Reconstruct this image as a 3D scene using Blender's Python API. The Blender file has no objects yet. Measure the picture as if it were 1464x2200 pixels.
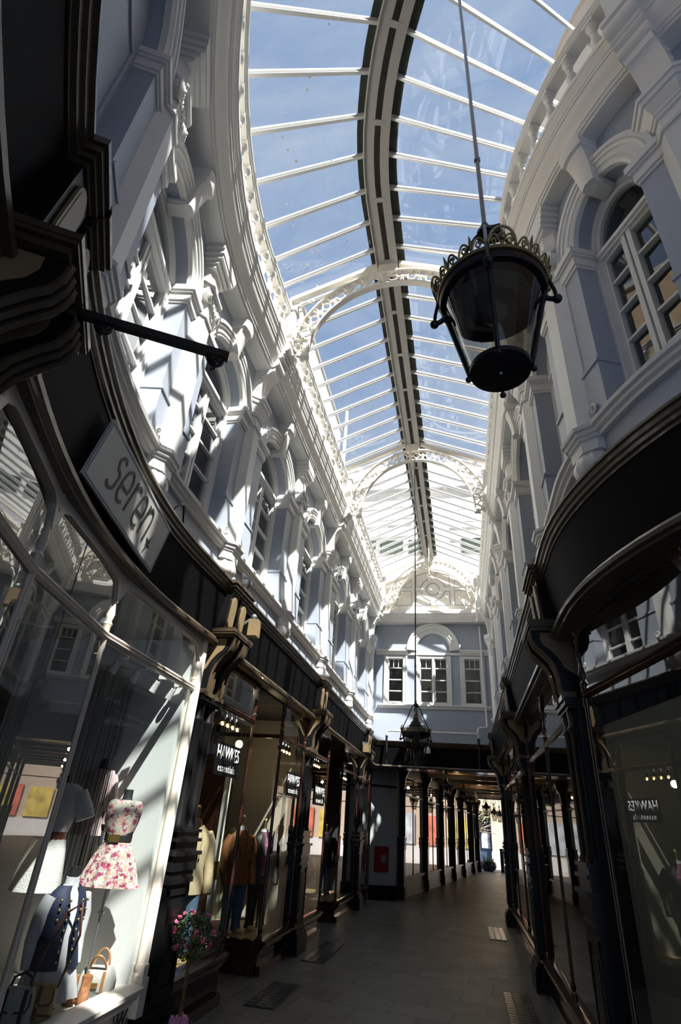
import bpy, bmesh, math, random
from mathutils import Vector, Matrix
random.seed(7)
PI = math.pi
scene = bpy.context.scene
COL = scene.collection
# ---------------------------------------------------------------- plan of the arcade
# straight for y > CY, then it bends to the right round the centre (CX, CY) towards the camera
CX, CY = 3.86, 4.2
XL, XR, XC = -2.5, 0.96, -0.77          # left wall, right wall, centre line
RL, RR, RC = CX - XL, CX - XR, CX - XC

def rise(y, z):
    w = min(1.0, max(0.0, (z - 2.9) / 0.6))
    return z + w * 0.008 * (z - 4.2) * max(0.0, y - 7.0)

def M(s, x, z, R):
    if s >= CY:
        px, py = x, s
    else:
        th = (CY - s) / R
        r = CX - x
        px, py = CX - r * math.cos(th), CY - r * math.sin(th)
    return (px, py, rise(py, z))

def TL(p): return M(p[0], XL + p[1], p[2], RL)
def TR(p): return M(p[0], XR - p[1], p[2], RR)
def TC(p): return M(p[0], p[1], p[2], RC)
YB = 16.2
def TB(p): return (p[0], YB - p[1], p[2])
TS = {'L': TL, 'R': TR}

def place(side, s, d, z):
    """location and z-rotation of a rigid thing whose local +y looks into the arcade"""
    T = TS[side]
    th = max(0.0, (CY - s) / (RL if side == 'L' else RR))
    return T((s, d, z)), (th - PI / 2 if side == 'L' else th + PI / 2)

# ---------------------------------------------------------------- materials
def new_mat(name):
    m = bpy.data.materials.new(name); m.use_nodes = True
    nt = m.node_tree
    return m, nt, nt.nodes, nt.links, nt.nodes['Principled BSDF']

def mat(name, col, rough=0.5, metal=0.0, var=0.0, scale=6.0, bump=0.0, bscale=40.0, coat=0.0, emit=None, estr=0.0, spec=0.5, stretch=None):
    m, nt, N, Lk, b = new_mat(name)
    b.inputs['Base Color'].default_value = (*col, 1)
    b.inputs['Roughness'].default_value = rough
    b.inputs['Metallic'].default_value = metal
    b.inputs['Coat Weight'].default_value = coat
    b.inputs['Specular IOR Level'].default_value = spec
    if emit:
        b.inputs['Emission Color'].default_value = (*emit, 1)
        b.inputs['Emission Strength'].default_value = estr
    tc = N.new('ShaderNodeTexCoord')
    src = tc.outputs['Object']
    if stretch:
        mp = N.new('ShaderNodeMapping'); mp.inputs['Scale'].default_value = stretch
        Lk.new(src, mp.inputs['Vector']); src = mp.outputs['Vector']
    if var:
        n = N.new('ShaderNodeTexNoise'); n.inputs['Scale'].default_value = scale; n.inputs['Detail'].default_value = 5
        Lk.new(src, n.inputs['Vector'])
        r = N.new('ShaderNodeValToRGB')
        r.color_ramp.elements[0].position = 0.3; r.color_ramp.elements[1].position = 0.7
        r.color_ramp.elements[0].color = (*[max(0, c * (1 - var)) for c in col], 1)
        r.color_ramp.elements[1].color = (*[min(1, c * (1 + var)) for c in col], 1)
        Lk.new(n.outputs['Fac'], r.inputs['Fac']); Lk.new(r.outputs['Color'], b.inputs['Base Color'])
    if bump:
        n2 = N.new('ShaderNodeTexNoise'); n2.inputs['Scale'].default_value = bscale; n2.inputs['Detail'].default_value = 4
        Lk.new(src, n2.inputs['Vector'])
        bp = N.new('ShaderNodeBump'); bp.inputs['Strength'].default_value = bump; bp.inputs['Distance'].default_value = 0.01
        Lk.new(n2.outputs['Fac'], bp.inputs['Height']); Lk.new(bp.outputs['Normal'], b.inputs['Normal'])
    return m

def glass_mat(name, tint=(0.93, 0.95, 0.95), ior=1.5, gain=1.7, rough=0.0):
    m = bpy.data.materials.new(name); m.use_nodes = True
    nt = m.node_tree; N, Lk = nt.nodes, nt.links
    N.remove(N['Principled BSDF'])
    out = N['Material Output']
    tr = N.new('ShaderNodeBsdfTransparent'); tr.inputs['Color'].default_value = (*tint, 1)
    gl = N.new('ShaderNodeBsdfGlossy'); gl.inputs['Roughness'].default_value = rough
    fr = N.new('ShaderNodeFresnel'); fr.inputs['IOR'].default_value = ior
    ge = N.new('ShaderNodeNewGeometry')
    inv = N.new('ShaderNodeMath'); inv.operation = 'SUBTRACT'; inv.inputs[0].default_value = 1.0
    Lk.new(ge.outputs['Backfacing'], inv.inputs[1])
    mu = N.new('ShaderNodeMath'); mu.operation = 'MULTIPLY'; Lk.new(fr.outputs['Fac'], mu.inputs[0]); Lk.new(inv.outputs[0], mu.inputs[1])
    m2 = N.new('ShaderNodeMath'); m2.operation = 'MULTIPLY'; m2.use_clamp = True; m2.inputs[1].default_value = gain; Lk.new(mu.outputs[0], m2.inputs[0])
    mx = N.new('ShaderNodeMixShader'); Lk.new(m2.outputs[0], mx.inputs['Fac']); Lk.new(tr.outputs[0], mx.inputs[1]); Lk.new(gl.outputs[0], mx.inputs[2])
    Lk.new(mx.outputs[0], out.inputs['Surface'])
    return m

WHITE = mat('white_gloss_paint', (0.76, 0.745, 0.71), 0.38, var=0.04, scale=3, bump=0.05, bscale=12)
CREAMW = mat('ivory_paint', (0.74, 0.70, 0.63), 0.4, var=0.04, scale=3)
BLUE = mat('pale_blue_paint', (0.37, 0.405, 0.475), 0.42, var=0.03, scale=2, bump=0.04, bscale=10)
BLUEG = mat('blue_grey_line_paint', (0.25, 0.29, 0.36), 0.5)
BLACK = mat('black_gloss_paint', (0.007, 0.007, 0.0075), 0.32, spec=0.22, bump=0.04, bscale=9)
BLACKM = mat('black_board_paint', (0.0045, 0.0045, 0.0055), 0.6, spec=0.06)
IRON = mat('black_iron', (0.014, 0.014, 0.016), 0.4, 0.3)
BROWN = mat('brown_gilt_moulding', (0.085, 0.060, 0.036), 0.34, 0.15, var=0.15, scale=14, coat=0.2)
TAN = mat('tan_panel_paint', (0.22, 0.155, 0.08), 0.4, var=0.08)
CREAM = mat('cream_shop_paint', (0.60, 0.52, 0.43), 0.35, var=0.05, scale=5)
CREAML = mat('light_cream_sill_paint', (0.78, 0.74, 0.66), 0.4, var=0.04)
MAHOG = mat('mahogany_varnish', (0.038, 0.013, 0.008), 0.2, var=0.35, scale=7, coat=0.5, stretch=(6, 6, 0.8))
STEEL = mat('grey_steel', (0.42, 0.43, 0.44), 0.35, 0.8)
ALU = mat('white_aluminium_bar', (0.80, 0.80, 0.80), 0.28, 0.35)
FLASH = mat('dark_lead_flashing', (0.045, 0.055, 0.05), 0.6, 0.1, var=0.25, scale=4)
GREYW = mat('warm_grey_paint', (0.36, 0.345, 0.32), 0.45)
BRASS = mat('aged_brass', (0.30, 0.22, 0.10), 0.38, 0.7, var=0.2, scale=20)
GOLD = mat('bright_brass', (0.75, 0.52, 0.16), 0.25, 0.9)
PANELW = mat('white_display_panel', (0.80, 0.80, 0.77), 0.6)
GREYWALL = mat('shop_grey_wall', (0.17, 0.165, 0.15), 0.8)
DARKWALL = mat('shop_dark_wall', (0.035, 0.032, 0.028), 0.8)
BEIGEW = mat('shop_beige_wall', (0.36, 0.33, 0.25), 0.8)
ROOMW = mat('upstairs_room_wall', (0.20, 0.19, 0.17), 0.8)
WOODF = mat('display_oak_floor', (0.42, 0.27, 0.12), 0.5, var=0.2, scale=3, stretch=(1, 8, 1))
GLASS = glass_mat('shop_glass')
GLASSU = glass_mat('upper_window_glass', (0.80, 0.84, 0.84), gain=2.0)
GLASSR = glass_mat('roof_glass', (0.95, 0.97, 0.97), gain=1.2)
GLASSL = glass_mat('lantern_glass', (0.80, 0.79, 0.76), gain=1.6, rough=0.03)

def floor_mat():
    m, nt, N, Lk, b = new_mat('stone_slabs')
    tc = N.new('ShaderNodeTexCoord'); mp = N.new('ShaderNodeMapping'); mp.inputs['Rotation'].default_value = (0, 0, 0.1)
    Lk.new(tc.outputs['Object'], mp.inputs['Vector'])
    br = N.new('ShaderNodeTexBrick'); br.inputs['Scale'].default_value = 1.0
    br.inputs['Brick Width'].default_value = 0.62; br.inputs['Row Height'].default_value = 0.44; br.inputs['Mortar Size'].default_value = 0.008
    br.inputs['Color1'].default_value = (0.075, 0.073, 0.066, 1); br.inputs['Color2'].default_value = (0.125, 0.12, 0.11, 1); br.inputs['Mortar'].default_value = (0.03, 0.028, 0.025, 1)
    Lk.new(mp.outputs['Vector'], br.inputs['Vector'])
    n = N.new('ShaderNodeTexNoise'); n.inputs['Scale'].default_value = 2.2; n.inputs['Detail'].default_value = 8; n.inputs['Roughness'].default_value = 0.65
    Lk.new(mp.outputs['Vector'], n.inputs['Vector'])
    mx = N.new('ShaderNodeMix'); mx.data_type = 'RGBA'; mx.blend_type = 'MULTIPLY'; mx.inputs['Factor'].default_value = 0.7
    Lk.new(br.outputs['Color'], mx.inputs['A']); Lk.new(n.outputs['Color'], mx.inputs['B']); 
    r = N.new('ShaderNodeValToRGB'); r.color_ramp.elements[0].color = (0.45, 0.45, 0.45, 1); r.color_ramp.elements[1].color = (1.3, 1.3, 1.3, 1)
    Lk.new(n.outputs['Fac'], r.inputs['Fac']); Lk.new(r.outputs['Color'], mx.inputs['B'])
    Lk.new(mx.outputs['Result'], b.inputs['Base Color'])
    r2 = N.new('ShaderNodeMapRange'); r2.inputs['To Min'].default_value = 0.3; r2.inputs['To Max'].default_value = 0.6
    Lk.new(n.outputs['Fac'], r2.inputs['Value']); Lk.new(r2.outputs['Result'], b.inputs['Roughness'])
    bp = N.new('ShaderNodeBump'); bp.inputs['Strength'].default_value = 0.35; bp.inputs['Distance'].default_value = 0.01
    Lk.new(br.outputs['Fac'], bp.inputs['Height']); bp.invert = True; Lk.new(bp.outputs['Normal'], b.inputs['Normal'])
    return m
STONE = floor_mat()

def floral_mat():
    m, nt, N, Lk, b = new_mat('floral_print_cotton')
    b.inputs['Roughness'].default_value = 0.8
    tc = N.new('ShaderNodeTexCoord')
    def blobs(scale, cols, th, seed):
        mp = N.new('ShaderNodeMapping'); mp.inputs['Location'].default_value = (seed, seed * 2, seed * 3); Lk.new(tc.outputs['Object'], mp.inputs['Vector'])
        v = N.new('ShaderNodeTexVoronoi'); v.inputs['Scale'].default_value = scale; v.feature = 'F1'
        nz = N.new('ShaderNodeTexNoise'); nz.inputs['Scale'].default_value = scale * 2.5; Lk.new(mp.outputs['Vector'], nz.inputs['Vector'])
        ad = N.new('ShaderNodeMix'); ad.data_type = 'RGBA'; ad.inputs['Factor'].default_value = 0.06
        Lk.new(mp.outputs['Vector'], ad.inputs['A']); Lk.new(nz.outputs['Color'], ad.inputs['B']); Lk.new(ad.outputs['Result'], v.inputs['Vector'])
        lt = N.new('ShaderNodeMath'); lt.operation = 'LESS_THAN'; lt.inputs[1].default_value = th; Lk.new(v.outputs['Distance'], lt.inputs[0])
        cr = N.new('ShaderNodeValToRGB'); cr.color_ramp.interpolation = 'CONSTANT'
        while len(cr.color_ramp.elements) < len(cols): cr.color_ramp.elements.new(0.5)
        for i, c in enumerate(cols):
            cr.color_ramp.elements[i].position = i / len(cols); cr.color_ramp.elements[i].color = (*c, 1)
        sp = N.new('ShaderNodeSeparateColor'); Lk.new(v.outputs['Color'], sp.inputs['Color']); Lk.new(sp.outputs[0], cr.inputs['Fac'])
        return lt.outputs[0], cr.outputs['Color']
    base = None
    for sc, cols, th, seed in ((70, [(0.07, 0.11, 0.07), (0.30, 0.30, 0.24), (0.2, 0.03, 0.07), (0.50, 0.44, 0.36)], 0.44, 3.1),
                               (30, [(0.24, 0.018, 0.06), (0.38, 0.07, 0.13), (0.50, 0.34, 0.25), (0.56, 0.52, 0.45), (0.26, 0.03, 0.09)], 0.48, 1.7)):
        f, c = blobs(sc, cols, th, seed)
        mx = N.new('ShaderNodeMix'); mx.data_type = 'RGBA'; Lk.new(f, mx.inputs['Factor'])
        if base is None: mx.inputs['A'].default_value = (0.56, 0.52, 0.45, 1)
        else: Lk.new(base, mx.inputs['A'])
        Lk.new(c, mx.inputs['B']); base = mx.outputs['Result']
    Lk.new(base, b.inputs['Base Color'])
    return m

def stripes_mat(name, c1, c2, scale, axis='X', rough=0.7):
    m, nt, N, Lk, b = new_mat(name)
    b.inputs['Roughness'].default_value = rough
    tc = N.new('ShaderNodeTexCoord'); w = N.new('ShaderNodeTexWave'); w.bands_direction = axis; w.inputs['Scale'].default_value = scale
    Lk.new(tc.outputs['Object'], w.inputs['Vector'])
    cr = N.new('ShaderNodeValToRGB'); cr.color_ramp.elements[0].position = 0.4; cr.color_ramp.elements[1].position = 0.55
    cr.color_ramp.elements[0].color = (*c1, 1); cr.color_ramp.elements[1].color = (*c2, 1)
    Lk.new(w.outputs['Fac'], cr.inputs['Fac']); Lk.new(cr.outputs['Color'], b.inputs['Base Color'])
    return m

# ---------------------------------------------------------------- mesh builder
class MB:
    def __init__(self, T=None):
        self.v = []; self.f = []; self.T = T
    def ring_faces(self, rings, closed=True, caps=True, loop=False):
        n = len(rings[0]); b = len(self.v)
        for r in rings: self.v += [tuple(p) for p in r]
        m = len(rings)
        for i in range(m if loop else m - 1):
            i2 = (i + 1) % m
            for j in range(n if closed else n - 1):
                j2 = (j + 1) % n
                self.f.append((b + i * n + j, b + i * n + j2, b + i2 * n + j2, b + i2 * n + j))
        if caps and closed and not loop:
            self.f.append(tuple(b + j for j in range(n)))
            self.f.append(tuple(b + (m - 1) * n + j for j in range(n)))
        return self
    def box(self, a, c, n=1):
        x0, y0, z0 = a; x1, y1, z1 = c
        return self.ring_faces([[(x0 + (x1 - x0) * i / n, y, z) for y, z in ((y0, z0), (y1, z0), (y1, z1), (y0, z1))] for i in range(n + 1)])
    def sweep(self, prof, s0, s1, n=1):
        """closed profile of (d, z) drawn along s"""
        return self.ring_faces([[(s0 + (s1 - s0) * i / n, d, z) for d, z in prof] for i in range(n + 1)])
    def prism(self, poly, w0, w1, f):
        """polygon of (u, v) pushed from w0 to w1; f(u, v, w) gives the point"""
        return self.ring_faces([[f(u, v, w) for u, v in poly] for w in (w0, w1)])
    def lathe(self, prof, c=(0, 0, 0), n=12, flute=0.0, nf=8, sy=1.0):
        rings = []
        for r, z in prof:
            ring = []
            for k in range(n):
                a = 2 * PI * k / n
                rr = r * (1 + flute * math.cos(nf * a))
                ring.append((c[0] + rr * math.cos(a), c[1] + sy * rr * math.sin(a), c[2] + z))
            rings.append(ring)
        return self.ring_faces(rings)
    def loft(self, rings, n=16, pleat=0.0, npl=0, c=(0, 0, 0)):
        """rings of (z, rx, ry, cx, cy[, pleat])"""
        out = []
        for q in rings:
            z, rx, ry, cx, cy = q[:5]; pl = q[5] if len(q) > 5 else pleat
            out.append([(c[0] + cx + rx * (1 + pl * math.cos(npl * 2 * PI * k / n)) * math.cos(2 * PI * k / n),
                         c[1] + cy + ry * (1 + pl * math.cos(npl * 2 * PI * k / n)) * math.sin(2 * PI * k / n), c[2] + z) for k in range(n)])
        return self.ring_faces(out)
    def tube(self, pts, r, n=8, flat=None, loop=False):
        pts = [Vector(p) for p in pts]; m = len(pts)
        rs = r if isinstance(r, (list, tuple)) else [r] * m
        rings = []; up = None
        for i, p in enumerate(pts):
            if loop: t = (pts[(i + 1) % m] - pts[i - 1])
            else: t = pts[min(i + 1, m - 1)] - pts[max(i - 1, 0)]
            t.normalize()
            if up is None:
                up = Vector((0, 0, 1)) if abs(t.z) < 0.9 else Vector((0, 1, 0))
                if flat is not None: up = Vector(flat)
            u = (up - t * up.dot(t))
            if u.length < 1e-5: u = t.orthogonal()
            u.normalize(); w = t.cross(u)
            if flat is None: up = u
            rings.append([p + (u * math.cos(2 * PI * k / n) + w * math.sin(2 * PI * k / n)) * rs[i] for k in range(n)])
        return self.ring_faces(rings, loop=loop)
    def ribbon(self, pts, w, t, nrm):
        """flat bar of width w, thickness t along pts; nrm is the flat side's normal"""
        pts = [Vector(p) for p in pts]; nrm = Vector(nrm).normalized(); m = len(pts); rings = []
        ws = w if isinstance(w, (list, tuple)) else [w] * m
        for i, p in enumerate(pts):
            tg = (pts[min(i + 1, m - 1)] - pts[max(i - 1, 0)]).normalized()
            sd = tg.cross(nrm).normalized() * ws[i] / 2; q = nrm * t / 2
            rings.append([p - sd - q, p + sd - q, p + sd + q, p - sd + q])
        return self.ring_faces(rings)
    def ball(self, c, r, n=10, m=6, sz=1.0):
        prof = [(max(1e-4, r * math.sin(PI * i / m)), -r * sz * math.cos(PI * i / m)) for i in range(m + 1)]
        return self.lathe(prof, c, n)
    def build(self, name, material, parent=None, local=False, smooth=35):
        T = self.T
        vs = [T(p) for p in self.v] if T else self.v
        if parent is not None and not local:
            o = ROOT.get(parent.name, (0, 0, 0))
            vs = [(p[0] - o[0], p[1] - o[1], p[2] - o[2]) for p in vs]
        me = bpy.data.meshes.new(name)
        me.from_pydata([tuple(p) for p in vs], [], self.f)
        bm = bmesh.new(); bm.from_mesh(me)
        bmesh.ops.recalc_face_normals(bm, faces=bm.faces[:])
        bm.to_mesh(me); bm.free()
        if smooth:
            for p in me.polygons: p.use_smooth = True
            me.set_sharp_from_angle(angle=math.radians(smooth))
        me.materials.append(material)
        ob = bpy.data.objects.new(name, me); COL.objects.link(ob)
        if parent is not None:
            ob.parent = parent
            ROOT[ob.name] = ROOT.get(parent.name, (0, 0, 0))
        return ob

ROOT = {}
def thing(name, label, cat, loc=(0, 0, 0), rz=0.0, group=None):
    o = bpy.data.objects.new(name, None); COL.objects.link(o)
    o.location = loc; o.rotation_euler = (0, 0, rz); o.empty_display_size = 0.1
    o['label'] = label; o['category'] = cat
    if group: o['group'] = group
    ROOT[o.name] = tuple(loc)
    return o
def tag(o, label, cat, group=None, kind=None):
    o['label'] = label; o['category'] = cat
    if group: o['group'] = group
    if kind: o['kind'] = kind
    return o
def struct(o, label=None, cat=None):
    o['kind'] = 'structure'
    if label: o['label'] = label
    if cat: o['category'] = cat
    return o
def wroot(name, label, cat):
    o = thing(name, label, cat); o['kind'] = 'structure'; return o
def dup(root, loc, rz, label, group=None, scale=None):
    r = root.copy(); COL.objects.link(r); r.location = loc; r.rotation_euler = (0, 0, rz); r['label'] = label
    if group: r['group'] = group
    if scale: r.scale = (scale,) * 3
    for ch in list(root.children):
        c = ch.copy(); COL.objects.link(c); c.parent = r
        for g in list(ch.children):
            h = g.copy(); COL.objects.link(h); h.parent = c
    ROOT[r.name] = tuple(loc)
    return r
def ell(t0, t1, n): return [t0 + (t1 - t0) * i / n for i in range(n + 1)]
ORD = ['first', 'second', 'third', 'fourth', 'fifth', 'sixth', 'seventh', 'eighth', 'ninth', 'tenth']
# ---------------------------------------------------------------- floor
fl = MB(); fl.box((-7, -4, -0.12), (8, 33.2, 0.0)); struct(fl.build('floor', STONE, smooth=0), 'grey stone slab floor of the arcade', 'floor')

# ---------------------------------------------------------------- upper walls with arched windows
PL = [-0.35, 1.57, 3.38, 5.11, 7.32, 9.67, 12.5, 15.45]
PR = [0.95, 2.11, 3.52, 5.05, 7.25, 9.6, 12.3, 15.4]
KL = ['m', 'i', 'i', 'm', 'i', 'm', 'i', 'm']
KR = ['i', 'm', 'i', 'm', 'i', 'm', 'i', 'm']
Z0, HI, ZTOP = 5.93, 0.42, 6.82         # springing, inner arch rise, soffit
PW = 0.17                                # half width of a pilaster
def bay_dims(sa, sb):
    w = (sb - sa) / 2 - PW
    return (sa + sb) / 2, w, (min(0.60, 0.74 * w) if w > 0.62 else 0.66 * w)
wall = {'L': MB(TL), 'R': MB(TR)}

def wall_bay(mb, sa, sb, blind):
    sc, w, ri = bay_dims(sa, sb)
    NS = max(2, int((sb - sa) / 0.25))
    def slab(s0, s1, z0, z1, n=3, d0=-0.28, d1=0.0): mb.box((s0, d0, z0), (s1, d1, z1), n)
    slab(sa, sb, 3.3, 4.25, NS)
    slab(sa, sc - ri, 4.25, Z0, 2); slab(sc + ri, sb, 4.25, Z0, 2)
    slab(sa, sc - ri, Z0, ZTOP, 2); slab(sc + ri, sb, Z0, ZTOP, 2)
    n = 20; rings = []
    for i in range(n + 1):
        a = PI * i / n; s = sc - ri * math.cos(a); z = Z0 + HI * math.sin(a)
        rings.append([(s, -0.28, z), (s, 0.0, z), (s, 0.0, ZTOP), (s, -0.28, ZTOP)])
    mb.ring_faces(rings)
    for g in (-1, 1):
        e0, e1 = sc + g * ri, sc + g * (w + 0.02)
        mb.box((e0, 0, 4.2), (e1, 0.042, 5.74), 2)
        mb.box((e0 - g * 0.006, -0.13, 4.2), (e1, 0.054, 4.66), 2)
        mb.box((e0 - g * 0.014, -0.13, 4.66), (e1, 0.066, 4.69), 2)
    if blind:
        mb.box((sc - ri, -0.16, 4.2), (sc + ri, -0.10, Z0), 6)
        rings = []
        for i in range(n + 1):
            a = PI * i / n; s = sc - ri * math.cos(a); z = Z0 + HI * math.sin(a)
            rings.append([(s, -0.16, Z0 - 0.01), (s, -0.10, Z0 - 0.01), (s, -0.10, z), (s, -0.16, z)])
        mb.ring_faces(rings)

for i in range(len(PL) - 1): wall_bay(wall['L'], PL[i], PL[i + 1], i == 0)
for i in range(len(PR) - 1): wall_bay(wall['R'], PR[i], PR[i + 1], False)
for sd, P in (('L', PL), ('R', PR)):
    wall[sd].box((P[-1], -0.28, 3.3), (YB + 0.1, 0, ZTOP), 2)
    wall[sd].box((P[0] - 1.5, -0.28, 3.3), (P[0], 0, ZTOP), 8)
struct(wall['L'].build('wall_left', BLUE), 'pale blue upper wall on the left with arched openings', 'wall')
struct(wall['R'].build('wall_right', BLUE), 'pale blue upper wall on the right with arched openings', 'wall')
# rooms behind the windows, and the flat roofs over them
for sd, nm in (('L', 'wall_left_room'), ('R', 'wall_right_room')):
    T = TS[sd]; deep = 2.3 if sd == 'L' else 1.7; s0 = -2.0 if sd == 'L' else -0.4
    mb = MB(T); mb.box((s0, -deep - 0.1, 3.9), (YB, -deep, 6.95), 30); mb.box((s0, -deep, 3.84), (YB, -0.27, 3.92), 30)
    mb.box((s0, -deep, 6.9), (YB, -0.02, 7.0), 30)
    struct(mb.build(nm, ROOMW), 'plain room behind the upper windows', 'room')

WN = [0]
WHERE = {}
ARCHI = [(-0.012, -0.01), (-0.012, 0.035), (0.01, 0.05), (0.03, 0.042), (0.045, 0.042), (0.05, 0.056), (0.105, 0.056), (0.11, 0.07), (0.13, 0.076), (0.145, 0.068), (0.15, 0.086), (0.19, 0.086), (0.19, -0.01)]
def archivolt(T, sc, ri, n=26):
    mb = MB(T); mb.ring_faces([[(sc - (ri + o) * math.cos(a), d, Z0 + (HI + o) * math.sin(a)) for o, d in ARCHI] for a in ell(0, PI, n)]); return mb
def impost(T, sc, w, ri, g):
    mb = MB(T)
    for z0, z1, d, e in ((5.72, 5.75, 0.055, 0.010), (5.75, 5.765, 0.07, 0.022), (5.765, 5.845, 0.07, 0.018), (5.845, 5.87, 0.088, 0.034), (5.87, 5.935, 0.105, 0.046)):
        mb.box((sc + g * (ri - e), -0.13, z0), (sc + g * (w + 0.03), d, z1), 2)
    return mb
def window(side, sa, sb, idx, nlab):
    T = TS[side]; sc, w, ri = bay_dims(sa, sb)
    WN[0] += 1
    root = wroot('window_%d' % WN[0], nlab, 'window')
    archivolt(T, sc, ri).build('archivolt', WHITE, root)
    kw = 0.085; zi = Z0 + HI
    mb = MB(T)
    mb.ring_faces([[(sc - h, -0.01, z), (sc + h, -0.01, z), (sc + h, d, z), (sc + 0.6 * h, d + 0.012, z), (sc, d + 0.02, z), (sc - 0.6 * h, d + 0.012, z), (sc - h, d, z)]
                   for z, h, d in ((zi - 0.06, kw * 0.75, 0.085), (zi + 0.08, kw * 0.9, 0.10), (zi + 0.22, kw * 1.05, 0.125), (zi + 0.32, kw * 1.12, 0.155), (zi + 0.33, kw * 1.3, 0.18), (zi + 0.39, kw * 1.35, 0.19), (ZTOP, kw * 1.35, 0.19))])
    mb.box((sc - 0.075, -0.13, zi - 0.045), (sc + 0.075, 0.02, zi + 0.02)); mb.box((sc - 0.055, -0.13, zi - 0.065), (sc + 0.055, 0.02, zi - 0.04))
    mb.build('keystone', WHITE, root)
    for g in (-1, 1): impost(T, sc, w, ri, g).build('impost', WHITE, root)
    r2 = ri - 0.075
    mb = MB(T); mb.ring_faces([[(sc - (ri + o) * math.cos(a), d, Z0 + (HI + o) * math.sin(a)) for o, d in [(-0.08, -0.22), (-0.08, -0.165), (-0.06, -0.145), (-0.03, -0.145), (-0.022, -0.128), (0.01, -0.128), (0.01, -0.22)]] for a in ell(0, PI, 22)])
    for g in (-1, 1):
        mb.box((sc + g * (ri - 0.08), -0.22, 4.25), (sc + g * (ri + 0.01), -0.145, Z0)); mb.box((sc + g * (ri - 0.022), -0.22, 4.25), (sc + g * (ri + 0.01), -0.128, Z0))
    mb.box((sc - ri, -0.22, 4.22), (sc + ri, -0.14, 4.29))
    mb.build('casing', WHITE, root)
    mb = MB(T); mb.box((sc - r2, -0.23, 5.76), (sc + r2, -0.125, 5.86)); mb.box((sc - r2, -0.23, 5.79), (sc + r2, -0.105, 5.83)); mb.build('transom', WHITE, root)
    for g in (-1, 1):
        a, b = sc + g * 0.010, sc + g * (r2 + 0.005)
        mb = MB(T)
        mb.box((a, -0.215, 4.28), (a + g * 0.04, -0.15, 5.77)); mb.box((b - g * 0.03, -0.215, 4.28), (b, -0.16, 5.77))
        mb.box((a, -0.215, 4.28), (b, -0.16, 4.34)); mb.box((a, -0.215, 5.73), (b, -0.16, 5.77))
        for k in range(1, 5):
            z = 5.76 - k * 0.315; mb.box((a, -0.21, z - 0.012), (b, -0.16, z + 0.012))
        mb.build('casement', WHITE, root)
    mb = MB(T)
    mb.box((sc - r2, -0.20, 4.28), (sc + r2, -0.193, Z0), 1)
    mb.ring_faces([[(sc - r2 * math.cos(a), -0.20, Z0), (sc - r2 * math.cos(a), -0.193, Z0), (sc - r2 * math.cos(a), -0.193, Z0 + 0.35 * math.sin(a) + 1e-3), (sc - r2 * math.cos(a), -0.20, Z0 + 0.35 * math.sin(a) + 1e-3)] for a in ell(0.02, PI - 0.02, 18)])
    mb.build('pane', GLASSU, root)

LWL = {1: 'arched white window in the curve of the left wall, behind the black hanging pole', 2: 'arched white window on the left, above the white shop sign', 3: 'arched white window left of the first iron roof arch, on the left wall',
       4: 'arched white window on the left wall, third before the end wall', 5: 'arched white window on the left wall, second before the end wall', 6: 'arched white window on the left wall next to the end wall'}
RWL = {0: 'arched white window at the upper right corner, behind the white console', 1: 'large shaded arched window at upper right, beside the hanging lantern', 2: 'arched window on the right wall, just behind the large lantern', 3: 'arched window on the right wall, fourth before the end wall',
       4: 'arched window on the right wall, third before the end wall', 5: 'arched window on the right wall, second before the end wall', 6: 'arched window on the right wall next to the end wall'}
for i in range(1, 7): window('L', PL[i], PL[i + 1], i, LWL[i])
for i in range(0, 7): window('R', PR[i], PR[i + 1], i, RWL[i])
# surround of the blind arch at the upper left corner
def blind_surround():
    sc, w, ri = bay_dims(PL[0], PL[1])
    mb = archivolt(TL, sc, ri)
    for g in (-1, 1): m2 = impost(TL, sc, w, ri, g); k = len(mb.v); mb.v += m2.v; mb.f += [tuple(i + k for i in f) for f in m2.f]
    struct(mb.build('trim_4', WHITE), 'white moulded surround of the blind arch at upper left', 'moulding')
    mb = MB(TL)
    for g in (-1, 1): mb.box((sc + g * (ri - 0.10), -0.11, 4.3), (sc + g * (ri - 0.07), -0.085, 5.7), 1)
    mb.box((sc - ri + 0.08, -0.11, 4.3), (sc + ri - 0.08, -0.085, 4.33), 5)
    mb.box((sc - ri + 0.08, -0.11, 5.67), (sc + ri - 0.08, -0.085, 5.7), 5)
    struct(mb.build('trim_5', BLUE), 'blue bead framing the blind panel at upper left', 'moulding')
blind_surround()

# ---------------------------------------------------------------- string course, cornice, balustrade
for sd, P, nm in (('L', PL, 'trim_1'), ('R', PR, 'trim_2')):
    mb = MB(TS[sd])
    for i in range(len(P) - 1):
        mb.sweep([(-0.22, 4.11), (0.035, 4.11), (0.04, 4.135), (0.065, 4.15), (0.07, 4.175), (0.095, 4.185), (0.10, 4.215), (-0.22, 4.23)], P[i] + 0.1, P[i + 1] - 0.1, 8)
    mb.sweep([(-0.02, 4.11), (0.035, 4.11), (0.07, 4.16), (0.10, 4.21), (-0.02, 4.22)], P[-1] + 0.1, YB, 1)
    struct(mb.build(nm, WHITE), 'white sill moulding along the %s wall' % ('left' if sd == 'L' else 'right'), 'moulding')

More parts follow.
